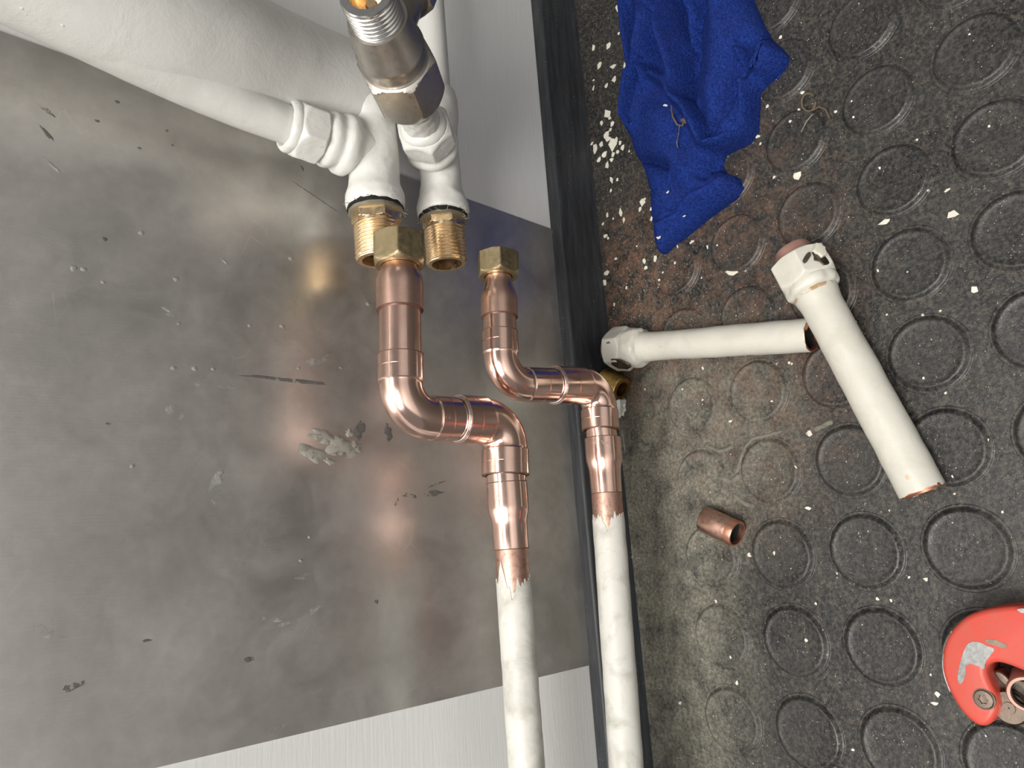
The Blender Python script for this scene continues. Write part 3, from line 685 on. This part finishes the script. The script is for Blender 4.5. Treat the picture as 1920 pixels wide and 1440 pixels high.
surf_patch(t, P, A, r, 1512, 612, 7, 16, M_cu_in, 'bare_spot', 0, .0004)
emboss('53', P + A * (s0 + s1) * .5, A, rad(P, 78) , Vector((-.1, .5, .85)), .0040, t, M_steel_dk, math.pi, .0006)

# ------------------------------------------------------------------ copper offcut and old brass plug
P = FL(1321, 974, .0088); Q = FL(1381, 1001, .0088); A = (Q - P).normalized(); L = (Q - P).length
oc = empty('pipe_offcut', P, 'short tarnished copper pipe offcut lying on the dusty floor', 'pipe offcut'); r = .0088
lathe('tube', P, A, [(0, r * .8), (0, r * .97), (.0006, r), (L * .58, r), (L * .6, r * .985), (L * .97, r * .985), (L, r * .95), (L + .0002, r * .84), (L - .002, r * .82), (L * .3, r * .8), (0, r * .8)], M_cu_old, oc, 48, lump=.00015, cap=(False, False))
lathe('bright_rim', P, A, [(L - .0045, r * 1.0), (L - .0004, r * .995), (L + .0006, r * .95), (L + .0006, r * .83), (L - .003, r * .82)], M_cu_in, oc, 48, lump=.0002, lf=200, cap=(False, False))
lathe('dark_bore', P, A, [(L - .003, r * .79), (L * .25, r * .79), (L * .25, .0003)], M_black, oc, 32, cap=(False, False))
P = FL(1143, 718, .010); A = (FL(1180, 738, .008) - P).normalized()
bp = empty('brass_plug', P, 'small dirty ridged brass plug on the floor behind the copper elbow', 'brass fitting')
thread('ridged_barrel', P - A * .006, A, .019, .0100, .006, M_brass_old, bp, .0017, .0008)
lathe('plug_end', P - A * .006, A, [(.0005, .0005), (.0005, .0092), (.004, .0092)], M_brass_old, bp, 32)
# torn white lump of jointing paste by the plug
V = []; Fc = []; c = FL(1163, 760, .0); nu_, nv_ = 20, 10
for i in range(nv_ + 1):
    for k in range(nu_):
        th = math.pi / 2 * i / nv_; ph = 2 * math.pi * k / nu_
        d = Vector((math.cos(ph) * math.cos(th), math.sin(ph) * math.cos(th), math.sin(th)))
        V.append(c + Vector((d.x * .0085, d.y * .0065, d.z * .010)) * (1 + .55 * noise.noise(d * 2.2 + Vector((3, 1, 4)))))
for i in range(nv_):
    for k in range(nu_): Fc.append((i * nu_ + k, i * nu_ + (k + 1) % nu_, (i + 1) * nu_ + (k + 1) % nu_, (i + 1) * nu_ + k))
tag(mk('paste_lump', V, Fc, M_paint, None, 30), 'torn white lump of jointing paste next to the brass plug', 'paste lump')

# ------------------------------------------------------------------ blue knitted cloth
Lpx = [(-60, 1158), (0, 1163), (100, 1175), (167, 1182), (250, 1178), (290, 1188), (323, 1207), (360, 1217), (417, 1218), (450, 1225), (474, 1233)]
Rpx = [(-60, 1395), (0, 1407), (37, 1423), (67, 1437), (82, 1456), (100, 1471), (116, 1468), (133, 1455), (155, 1430), (173, 1414), (213, 1412), (240, 1410), (262, 1396), (275, 1375), (287, 1352), (305, 1346), (320, 1352), (330, 1378), (347, 1384), (367, 1370), (403, 1320), (447, 1267), (472, 1241), (474, 1237)]
def interp(tb, v):
    for (a, x), (b, y) in zip(tb, tb[1:]):
        if a <= v <= b: return x + (y - x) * (v - a) / (b - a)
    return tb[-1][1]
RID = [ # polyline (px), height, half width (px); negative = valley
    ([(1168, 0), (1183, 90), (1188, 160), (1190, 240)], .0050, 12), ([(1238, 0), (1222, 70), (1206, 150), (1196, 225)], .0065, 14), ([(1200, 0), (1195, 60), (1193, 130)], -.004, 9), ([(1216, 120), (1203, 190), (1197, 235)], -.0045, 7),
    ([(1232, 0), (1258, 60), (1280, 130), (1300, 190), (1325, 240), (1345, 280)], .0075, 15), ([(1270, 0), (1285, 40), (1298, 80), (1303, 150), (1306, 190)], -.0045, 10), ([(1245, 40), (1238, 90), (1228, 140)], -.004, 10),
    ([(1222, 140), (1245, 150), (1268, 165), (1295, 200)], .005, 11), ([(1300, 0), (1318, 40), (1308, 90)], .004, 13), ([(1335, 0), (1322, 60), (1312, 120), (1305, 180)], -.0035, 11),
    ([(1365, 20), (1375, 90), (1360, 180), (1370, 230)], .0055, 30), ([(1408, 110), (1408, 180), (1410, 240), (1390, 264), (1352, 283)], .0055, 9), ([(1400, 130), (1388, 180), (1378, 225), (1345, 258)], -.0025, 12),
    ([(1308, 190), (1335, 235), (1348, 275)], -.004, 8), ([(1250, 230), (1270, 290), (1300, 330)], .004, 32), ([(1195, 300), (1230, 306), (1262, 318)], -.003, 12), ([(1345, 290), (1340, 320), (1328, 335)], -.004, 10),
    ([(1375, 340), (1340, 362), (1300, 385), (1250, 425)], .0035, 14), ([(1350, 345), (1310, 365), (1270, 395)], -.002, 8), ([(1225, 420), (1250, 418), (1280, 400)], -.002, 9), ([(1430, 90), (1412, 120), (1408, 150)], -.006, 9), ([(1448, 92), (1455, 115), (1440, 140)], .003, 14)]
def segd(p, a, b):
    ax, ay = a; bx, by = b; dx, dy = bx - ax, by - ay; t = max(0, min(1, ((p[0] - ax) * dx + (p[1] - ay) * dy) / (dx * dx + dy * dy)))
    return math.hypot(p[0] - ax - t * dx, p[1] - ay - t * dy)
NU, NV = 110, 230; V = []; Fc = []
for i in range(NV + 1):
    v = -60 + 534 * i / NV; ul, ur = interp(Lpx, v), interp(Rpx, v)
    for k in range(NU + 1):
        f = .5 - .5 * math.cos(math.pi * k / NU); f = .35 * f + .65 * k / NU; u = ul + (ur - ul) * f
        e = min(u - ul, ur - u, max(0, (474 - v) * .8)); ed = math.sqrt(max(0, 1 - (1 - min(1, e / 30)) ** 2))
        h = .0150
        for poly, amp, sg in RID:
            d = min(segd((u, v), a, b) for a, b in zip(poly, poly[1:]))
            if d < sg * 3: h += amp * 2.2 * math.exp(-(d / sg) ** 2) if amp > 0 else amp * 3.4 * math.exp(-(d / (sg * .75)) ** 1.15)
        h = max(.0018, h) + .0016 * noise.noise(Vector((u * .03, v * .02, 1))) + .0006 * noise.noise(Vector((u * .11, v * .11, 4)))
        p = FL(u, v, .009); p.z = .0026 + (h - .001) * ed; V.append(p)
for i in range(NV):
    for k in range(NU):
        a = i * (NU + 1) + k; Fc.append((a, a + NU + 1, a + NU + 2, a + 1))
nt = len(V)
edge = [k for k in range(NU + 1)] + [i * (NU + 1) + NU for i in range(1, NV + 1)] + [NV * (NU + 1) + k for k in range(NU - 1, -1, -1)] + [i * (NU + 1) for i in range(NV - 1, 0, -1)]
for a in edge: q = V[a].copy(); q.z = .0004; V.append(q)
m = len(edge)
for i in range(m): Fc.append((edge[i], edge[(i + 1) % m], nt + (i + 1) % m, nt + i))
rag = mk('knitted_cloth', V, Fc, M_cloth, None, 80); tag(rag, 'crumpled royal blue knitted cloth lying on the floor by the skirting', 'cloth')
RAGV = V[:nt]
def rag_z(u, v):
    p = FL(u, v, .013); best = min(RAGV, key=lambda q: (q.x - p.x) ** 2 + (q.y - p.y) ** 2); return best.z
# ribbed hem of the cloth
for k in range(7):
    f = k / 6; a = (1433 + 30 * f, 66 + 32 * f); b = (1410 + 38 * f, 132 + 10 * f)
    pts = []
    for j in range(9):
        g = j / 8; u = a[0] + (b[0] - a[0]) * g; v = a[1] + (b[1] - a[1]) * g; z = rag_z(u, v); p = FL(u, v, .009); p.z = z - .0002
        pts.append((p, .0011 if 0 < j < 8 else .0006))
    sweep('hem_rib', pts, M_cloth, rag, 8, 80)
# dry curled stalk on the cloth
z = rag_z(1268, 222) + .0012
tw = [(1260, 193), (1259, 205), (1262, 220), (1270, 234), (1279, 236), (1285, 224), (1290, 219)]
stalk = empty('dry_stalk', FL(1268, 222, z), 'curled brown dry stalk lying on the blue cloth', 'stalk')
def tubepx(name, pts, zz, r, mat, par):
    sweep(name, [(Vector((FL(u, v, rag_z(u, v) + zz))), r) for u, v in pts], mat, par, 8, 80)
tubepx('stem', tw, .0010, .0007, M_twig, stalk); tubepx('branch', [(1274, 236), (1272, 252), (1269, 268), (1271, 277)], .0009, .0005, M_scr, stalk)
lathe('seed_head', FL(1287, 226, rag_z(1287, 226) + .0012), Vector((.5, .8, 0)), [(-.005, .0004), (-.003, .002), (0, .0026), (.003, .0016), (.005, .0004)], M_twig, stalk, 12, lump=.0008, lf=300)

# ------------------------------------------------------------------ red pipe cutter
OUT = [(1960, 1140), (1920, 1134), (1890, 1135), (1860, 1139), (1838, 1144), (1815, 1153), (1797, 1168), (1781, 1187), (1772, 1208), (1768, 1232), (1769, 1257), (1777, 1283), (1788, 1305), (1802, 1328), (1818, 1346), (1834, 1358), (1848, 1361), (1860, 1356), (1870, 1342), (1875, 1325), (1873, 1306), (1863, 1286), (1854, 1267), (1851, 1254), (1856, 1245), (1870, 1240), (1890, 1244), (1920, 1256), (1960, 1274), (2000, 1284), (2032, 1262), (2042, 1215), (2020, 1165)]
ZT, ZB = .024, .0025
cutter = empty('pipe_cutter', FL(1900, 1240, 0), 'scratched red metal pipe cutter at the lower right edge', 'pipe cutter')
def offset_poly(P, d):
    n = len(P); out = []
    for i in range(n):
        a = P[i] - P[i - 1]; b = P[(i + 1) % n] - P[i]; na = Vector((a.y, -a.x, 0)).normalized(); nb = Vector((b.y, -b.x, 0)).normalized()
        nn = (na + nb); nn = nn.normalized() if nn.length > 1e-6 else na; out.append(P[i] + nn * d)
    return out
def dense(P, n=2):
    for _ in range(n):
        Q = []
        for i in range(len(P)):
            a, b = P[i], P[(i + 1) % len(P)]; Q += [a * .75 + b * .25, a * .25 + b * .75]
        P = Q
    return P
def solid(name, P, z0, z1, bev, mat, parent, angle=40):
    """closed outline P given bevelled rims, floor side z0 to top z1"""
    ar = sum(P[i - 1].x * P[i].y - P[i].x * P[i - 1].y for i in range(len(P)))
    if ar < 0: P = list(reversed(P))
    rings = []
    for k in range(5): t = k / 4 * math.pi / 2; rings.append((-bev * (1 - math.sin(t)), z0 + bev * (1 - math.cos(t))))
    for k in range(5): t = k / 4 * math.pi / 2; rings.append((-bev * (1 - math.cos(t)), z1 - bev * (1 - math.sin(t))))
    V = []; Fc = []; n = len(P)
    for d, z in rings:
        for p in offset_poly(P, d): V.append(Vector((p.x, p.y, z)))
    for i in range(len(rings) - 1):
        for k in range(n): Fc.append((i * n + k, i * n + (k + 1) % n, (i + 1) * n + (k + 1) % n, (i + 1) * n + k))
    Fc.append(tuple(reversed(range(n)))); Fc.append(tuple((len(rings) - 1) * n + k for k in range(n)))
    return mk(name, V, Fc, mat, parent, angle)
PO = dense([FL(u, v, ZT - .003) for u, v in OUT])
solid('cutter_body', PO, ZB, ZT, .0028, M_red, cutter)
# worn metal along the rim
rim = [FL(u, v, ZT - .004) for u, v in [(1788, 1178), (1778, 1192), (1771, 1208), (1767, 1232), (1768, 1257), (1776, 1283), (1783, 1298), (1789, 1296), (1783, 1281), (1775, 1256), (1775, 1232), (1780, 1212), (1786, 1198), (1792, 1184)]]
solid('worn_edge', dense(rim), ZB + .004, ZT - .0012, .001, M_bare, cutter)
def plate(name, px, z, mat, parent, th=.0002):
    P = dense([FL(u, v, z) for u, v in px], 1); ar = sum(P[i - 1].x * P[i].y - P[i].x * P[i - 1].y for i in range(len(P)))
    if ar < 0: P.reverse()
    n = len(P); V = [Vector((p.x, p.y, z - .001)) for p in P] + [Vector((p.x, p.y, z + th)) for p in P]
    return mk(name, V, [(i, (i + 1) % n, n + (i + 1) % n, n + i) for i in range(n)] + [tuple(n + i for i in range(n))], mat, parent, 40)
plate('bare_patch', [(1808, 1218), (1815, 1206), (1828, 1202), (1842, 1206), (1850, 1211), (1867, 1216), (1858, 1228), (1848, 1240), (1846, 1256), (1838, 1250), (1828, 1247), (1818, 1243), (1810, 1251), (1811, 1262), (1807, 1276), (1801, 1284), (1796, 1278), (1796, 1262), (1800, 1245), (1804, 1230)], ZT, M_bare, cutter)
plate('scuff', [(1845, 1199), (1862, 1198), (1878, 1204), (1892, 1212), (1885, 1216), (1866, 1211), (1850, 1205)], ZT, M_roller, cutter)
plate('scuff', [(1905, 1142), (1920, 1140), (1940, 1143), (1940, 1150), (1918, 1150)], ZT - .0006, M_bare, cutter, .0008)
sc = FL(1845, 1311, ZT); rs = rad(sc, 34)
lathe('screw', sc, Vector((0, 0, 1)), [(-.004, rs), (.0004, rs), (.0009, rs * .9), (.0010, rs * .45), (.0004, rs * .4), (.0003, .0003)], M_roller, cutter, 36, cap=(False, True), rf=lambda s, t, r: r * (1 + .16 * math.cos(6 * t)) if r < rs * .5 else r)
lathe('screw_rim', sc, Vector((0, 0, 1)), [(-.001, rs * 1.14), (.0002, rs * 1.12), (.0002, rs * .98)], M_steel_dk, cutter, 36, cap=(False, False))
# carriage, rollers and the stub of tube in the jaw
solid('carriage', dense([FL(u, v, .012) for u, v in [(1858, 1250), (1885, 1262), (1920, 1275), (1975, 1292), (2010, 1300), (2010, 1345), (1950, 1352), (1905, 1330), (1878, 1300)]]), .0025, .0135, .001, M_steel_dk, cutter)
for (u, v, w, z1) in [(1893, 1327, 62, .0175), (1955, 1335, 62, .0175)]:
    c = FL(u, v, .017); rr = rad(c, w); c.z = 0
    lathe('roller', c, Vector((0, 0, 1)), [(.0028, .002), (.0028, rr * .92), (.0045, rr), (.0075, rr), (.0095, rr * .82), (.0115, rr * .82), (.0135, rr), (.0165, rr), (z1, rr * .9), (z1, rr * .35), (z1 + .0006, rr * .33), (z1 + .0006, .0003)], M_roller, cutter, 48, cap=(False, False))
bar = [FL(u, v, .020) for u, v in [(1862, 1262), (1868, 1256), (1882, 1262), (1897, 1277), (1894, 1290), (1880, 1284)]]
solid('jaw_arm', dense(bar), .008, .0205, .001, M_roller, cutter)
c = FL(1926, 1302, .022); ax = Vector((.10, .25, 1)).normalized(); rr = rad(c, 66)
lathe('tube_stub', c - ax * .018, ax, [(0, rr * .82), (0, rr), (.018, rr), (.0186, rr * .95), (.0186, rr * .80), (.016, rr * .74), (.001, rr * .74)], M_cu_pink, cutter, 48, cap=(False, False))
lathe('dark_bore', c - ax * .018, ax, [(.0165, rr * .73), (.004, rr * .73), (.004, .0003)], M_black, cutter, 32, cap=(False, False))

kp = FL(2040, 1222, .013); kd = Vector((-.05, 1, 0)).normalized()
lathe('feed_screw', kp - kd * .006, kd, [(0, .004), (.016, .004), (.016, .0005)], M_steel_dk, cutter, 24)
lathe('feed_knob', kp + kd * .008, kd, [(0, .003), (0, .0085), (.0015, .0100), (.016, .0100), (.018, .0085), (.018, .0005)], M_red, cutter, 48, angle=25, rf=lambda s_, t_, r_: r_ * (1 + .05 * math.cos(12 * t_)) if r_ > .008 else r_)

# ------------------------------------------------------------------ paint flakes
chip_me = []
for k in range(14):
    n = random.choice((5, 6, 7)); V = []; pts = []
    for i in range(n):
        t = 2 * math.pi * (i + random.uniform(-.3, .3)) / n; r = random.uniform(.6, 1.15); pts.append((r * math.cos(t), r * math.sin(t)))
    cz = [random.uniform(-.05, .2) for _ in pts]
    V = [(x, y, z) for (x, y), z in zip(pts, cz)] + [(x * .96, y * .96, z + .16) for (x, y), z in zip(pts, cz)]
    Fc = [tuple(reversed(range(n))), tuple(n + i for i in range(n))] + [(i, (i + 1) % n, n + (i + 1) % n, n + i) for i in range(n)]
    me = bpy.data.meshes.new('paint_chip'); me.from_pydata(V, [], Fc); me.update(); me.materials.append(M_chip); chip_me.append(me)
def stud_z(p):
    c = round((p.y - .032) / PITCH); j = round(p.x / PITCH)
    d = math.hypot(p.x - j * PITCH, p.y - .032 - c * PITCH)
    if c < 1: return 0.0
    return .0021 if d < .0185 else (.0021 * (.0215 - d) / .003 if d < .0215 else 0.0)
def chip(u, v, w, h, label, group, onrag=False):
    o = bpy.data.objects.new('paint_chip', random.choice(chip_me)); COL.objects.link(o)
    p = FL(u, v, .002)
    z = rag_z(u, v) if onrag else max(stud_z(p), 0)
    if onrag: p = FL(u, v, z)
    else: p = FL(u, v, z)
    q = rad(p, 1.0)
    sx, sy = h * q * .92, w * q * 1.08                # along the wall is picture-down, away from it picture-right
    o.scale = (sx, sy, min(.0016, max(.0005, .5 * min(sx, sy))))
    o.rotation_euler = (random.uniform(-.12, .12), random.uniform(-.12, .12), random.choice((0, math.pi)) + random.uniform(-.35, .35))
    o.location = (p.x, p.y, z + .0002); return tag(o, label or where(u, v, w, h), 'paint chip', group)
LAND = [('copper offcut', 1350, 990), ('rusty nut', 1505, 500), ('longer pipe open end', 1730, 920), ('red pipe cutter', 1830, 1250), ('ribbed cloth hem', 1455, 105), ('blue cloth tip', 1235, 465), ('nut of the shorter cut pipe', 1170, 655), ('middle of the shorter cut pipe', 1350, 640), ('middle of the longer cut pipe', 1630, 720), ('crossing of the two cut pipes', 1530, 640), ('brass plug', 1160, 730), ('notched side of the blue cloth', 1350, 300), ('cream end of the smaller copper run', 1170, 1250), ('upper right corner stud', 1830, 95), ('dense flake heap', 1140, 270), ('blue cloth top left edge', 1170, 60), ('blue cloth left bulge', 1180, 240)]
def where(u, v, w, h):
    n, x, y = min(LAND, key=lambda l: math.hypot(l[1] - u, l[2] - v)); dx, dy = u - x, v - y; d = math.hypot(dx, dy)
    rel = 'beside' if d < 28 else (('below' if dy > 0 else 'above') if abs(dy) > 1.6 * abs(dx) else ('right of' if dx > 0 else 'left of') if abs(dx) > 1.6 * abs(dy) else ('below and ' if dy > 0 else 'above and ') + ('right of' if dx > 0 else 'left of'))
    a = w * h; size = 'tiny' if a < 38 else 'small' if a < 75 else 'middling' if a < 160 else 'large'
    shape = 'long ' if h > 1.6 * w else 'wide ' if w > 1.5 * h else ''
    far = ' just' if 28 <= d < 60 else ''
    return f'{size} {shape}cream paint flake{far} {rel} the {n}'
GA, LA = 'paint flakes by the cloth', 'cream paint flake between the blue cloth and the skirting'
for (u, v, w, h) in [(1158, 15, 10, 22), (1161, 63, 7, 9), (1142, 85, 13, 20), (1113, 90, 9, 18), (1125, 122, 14, 20), (1150, 125, 16, 12), (1172, 123, 8, 18), (1153, 148, 12, 24), (1137, 161, 10, 14), (1113, 166, 7, 14), (1178, 175, 8, 9), (1174, 192, 14, 15), (1088, 137, 6, 14), (1113, 151, 6, 6), (1139, 213, 14, 20), (1129, 230, 9, 15), (1149, 232, 11, 15), (1143, 222, 9, 9),
        (1137, 254, 16, 24), (1117, 280, 14, 28), (1149, 272, 18, 28), (1133, 290, 14, 18), (1140, 262, 14, 14), (1123, 300, 12, 13), (1139, 310, 11, 23), (1168, 277, 10, 18), (1158, 285, 9, 11), (1150, 290, 10, 11), (1180, 284, 5, 7), (1128, 270, 13, 14), (1156, 262, 10, 16), (1147, 300, 9, 12), (1110, 270, 9, 12), (1163, 268, 7, 10), (1145, 243, 9, 10),
        (1147, 338, 7, 18), (1158, 337, 6, 8), (1146, 358, 6, 11), (1205, 380, 13, 16), (1201, 392, 10, 14), (1209, 374, 9, 13), (1139, 404, 7, 19), (1164, 398, 8, 19), (1170, 413, 6, 14), (1131, 420, 7, 10), (1135, 443, 9, 11), (1140, 447, 6, 9), (1150, 410, 5, 7), (1068, 238, 5, 8), (1056, 277, 4, 5), (1065, 292, 4, 7), (1096, 312, 4, 6), (1209, 489, 9, 17), (1229, 486, 10, 17), (1155, 485, 8, 8), (1139, 511, 14, 15), (1134, 530, 10, 14), (1175, 540, 6, 9), (1152, 571, 5, 8), (1211, 502, 10, 11), (1138, 442, 8, 9), (1194, 462, 6, 5)]:
    chip(u, v, w, h, None, GA)
GB, LB = 'paint flakes on the cloth', 'small pale paint flake resting on the blue cloth'
for (u, v, w, h, lab) in [(1247, 201, 11, 13, 'white flake on the blue cloth left of the curled stalk'), (1253, 360, 8, 7, 'small white flake alone on the lower part of the blue cloth'), (1284, 405, 8, 5, 'pinkish white flake near the lower right hem of the blue cloth'), (1236, 445, 12, 9, 'oval white flake near the bottom tip of the blue cloth'),
        (1221, 392, 8, 13, 'leftmost of three long flakes at the blue cloth left edge'), (1231, 394, 7, 11, 'rightmost of three long flakes at the blue cloth left edge'), (1222, 410, 6, 12, 'lowest of three long flakes at the blue cloth left edge'), (1274, 397, 4, 6, 'tiny flake above the lower right hem of the blue cloth'), (1274, 322, 5, 9, 'tiny orange-tinted flake below the stalk on the blue cloth')]:
    chip(u, v, w, h, lab, GB, True)
chip(1241, 471, 8, 7, None, GA)
GC, LC = 'paint flakes among the studs', 'small cream paint flake scattered among the floor studs'
for (u, v, w, h, lab) in [(1373, 509, 24, 18, 'pale torn paint flake beside the stud left of the rusty nut'), (1785, 403, 25, 20, 'large cream paint flake on the floor near the right edge'), (1495, 329, 21, 20, 'notched cream paint flake between studs right of the blue cloth'), (1660, 416, 22, 15, 'tan paint flake between studs above the longer cut pipe'),
        (1753, 1319, 15, 10, 'longish white paint flake beside the red pipe cutter'), (1827, 544, 14, 17, 'yellowish paint flake between studs right of the longer cut pipe'), (1516, 953, 14, 9, 'oblong cream flake left of the longer pipe open end'), (1737, 1086, 11, 11, 'white flake between two studs above the red pipe cutter')]:
    chip(u, v, w, h, lab, GC)
for (u, v, w, h) in [(1420, 257, 11, 9), (1426, 270, 6, 9), (1439, 200, 8, 13), (1482, 228, 6, 7), (1464, 70, 7, 8), (1505, 174, 9, 10), (1498, 207, 7, 10), (1567, 210, 8, 7), (1452, 332, 7, 9), (1742, 358, 6, 8), (1775, 358, 13, 8), (1722, 363, 4, 7), (1600, 220, 5, 7), (1597, 190, 4, 6), (1685, 215, 4, 7), (1650, 315, 5, 8), (1720, 262, 6, 8), (1818, 65, 6, 5), (1855, 237, 5, 6), (1515, 75, 4, 6),
        (1296, 455, 14, 9), (1271, 463, 4, 10), (1266, 493, 6, 7), (1327, 463, 5, 11), (1398, 507, 7, 7), (1236, 525, 6, 7), (1235, 536, 5, 9), (1243, 511, 5, 6), (1292, 535, 5, 6), (1316, 521, 5, 6), (1445, 580, 4, 12), (1345, 460, 4, 6), (1480, 680, 7, 8), (1457, 682, 6, 6), (1318, 690, 6, 9), (1210, 730, 6, 5), (1485, 682, 5, 6),
        (1646, 508, 7, 8), (1730, 591, 6, 8), (1763, 583, 5, 6), (1773, 737, 6, 8), (1732, 709, 5, 6), (1663, 590, 4, 6), (1702, 510, 4, 5), (1852, 825, 5, 10), (1491, 876, 9, 8), (1518, 812, 14, 16), (1405, 1040, 10, 12), (1343, 1128, 8, 9), (1382, 1280, 6, 13), (1275, 1318, 8, 9), (1512, 1200, 9, 9), (1370, 1232, 4, 7), (1645, 1123, 8, 9), (1671, 1126, 5, 7), (1644, 1093, 6, 7), (1758, 1302, 9, 12), (1600, 1406, 7, 8), (1745, 1265, 5, 7), (1705, 1082, 6, 7), (1668, 957, 4, 6), (1790, 926, 5, 6), (1786, 893, 4, 8), (1849, 1380, 4, 6), (1704, 1194, 4, 6), (1530, 1132, 7, 7), (1570, 1075, 5, 7), (1452, 1037, 5, 12), (1184, 1045, 6, 5), (1280, 730, 5, 6), (1370, 790, 9, 7), (1448, 752, 6, 5), (1318, 750, 5, 6), (1880, 960, 5, 6)]:
    chip(u, v, w, h, None, GC)
# dried plaster smears stuck to the floor
for pts, r in [([(1462, 810), (1440, 816), (1412, 822), (1398, 838), (1388, 862), (1382, 884)], .0013), ([(1352, 896), (1370, 902), (1388, 892)], .0022), ([(1376, 928), (1396, 944), (1412, 950)], .0018), ([(1528, 806), (1545, 798), (1560, 790)], .0018), ([(1166, 808), (1170, 830), (1172, 846)], .0009), ([(1330, 838), (1350, 846), (1372, 838)], .0016), ([(1200, 832), (1210, 842), (1216, 836)], .0026)]:
    P_ = [FL(u, v, 0) for u, v in pts]; P_ = [P_[0].lerp(P_[1], -.15)] + P_ + [P_[-1].lerp(P_[-2], -.15)]
    pp = [(Vector((p.x, p.y, stud_z(p) - r * .35)), r * (.25 if k in (0, len(P_) - 1) else 1.0)) for k, p in enumerate(P_)]
    q = []
    for (a, ra), (b, rb_) in zip(pp, pp[1:]):
        for k in range(6): q.append((a.lerp(b, k / 6), ra + (rb_ - ra) * k / 6))
    sweep('plaster_smear', q + [pp[-1]], M_dustlump, floor, 10, 70, lump=r * .35, lf=400)
curl = empty('dry_curl', FL(1515, 195, 0), 'curled scrap of brown fibre between studs right of the ribbed hem', 'debris')
sweep('fibre_loop', [(FL(1516 + 13 * math.cos(k * .5) , 192 + 17 * math.sin(k * .5), .0028), .0007) for k in range(12)], M_twig, curl, 8, 80, lump=.0003, lf=300)
sweep('fibre_tail', [(FL(u, v, .003), .0006) for u, v in [(1522, 208), (1536, 200), (1548, 206), (1556, 222)]], M_twig, curl, 8, 80, lump=.0003, lf=300)
sweep('fibre_tail', [(FL(u, v, .003), .0005) for u, v in [(1524, 214), (1512, 228), (1502, 248)]], M_dustlump, curl, 8, 80, lump=.0003, lf=300)
# grit too fine to count
def grit(name, N, mat, label, dens, s0, s1, seed):
    rnd = random.Random(seed); V = []; Fc = []; n = 0
    while n < N:
        x = rnd.uniform(-.42, .50); y = rnd.uniform(.016, .46)
        if rnd.random() > dens(x, y): continue
        p = Vector((x, y, 0)); z = stud_z(p); r = rnd.uniform(s0, s1) * (1 if rnd.random() < .85 else 1.6); b = len(V); a0 = rnd.uniform(0, 6.28); st = rnd.uniform(.55, 1.0)
        for i in range(4):
            t = a0 + i * math.pi / 2 + rnd.uniform(-.3, .3); V.append((x + r * math.cos(t), y + r * st * math.sin(t), z - .0001))
        V.append((x, y, z + r * .8)); Fc += [(b, b + 1, b + 4), (b + 1, b + 2, b + 4), (b + 2, b + 3, b + 4), (b + 3, b, b + 4)]; n += 1
    return tag(mk(name, V, Fc, mat, None, None), label, 'grit', None, 'stuff')
def dn(x, y):
    q = noise.noise(Vector((x * 14, y * 14, 3))) * .5 + .5
    return (.06 + .9 * max(0, q - .3)) * (1.0 if y < .22 else .7)
grit('paint_grit', 7000, M_chip, 'fine white paint grit sprinkled over the black floor', dn, .00016, .00042, 5)
def dt(x, y):
    a = max(0, 1 - math.hypot((x - .235) / .17, (y - .05) / .07)); b = max(0, 1 - math.hypot((x - .12) / .10, (y - .10) / .075)); c = .5 * max(0, 1 - math.hypot((x - .02) / .10, (y - .06) / .08))
    return min(1, a + b + c)
grit('plaster_dust', 9000, M_dustlump, 'grey-brown plaster dust trodden over the floor by the skirting', dt, .0003, .0008, 6)
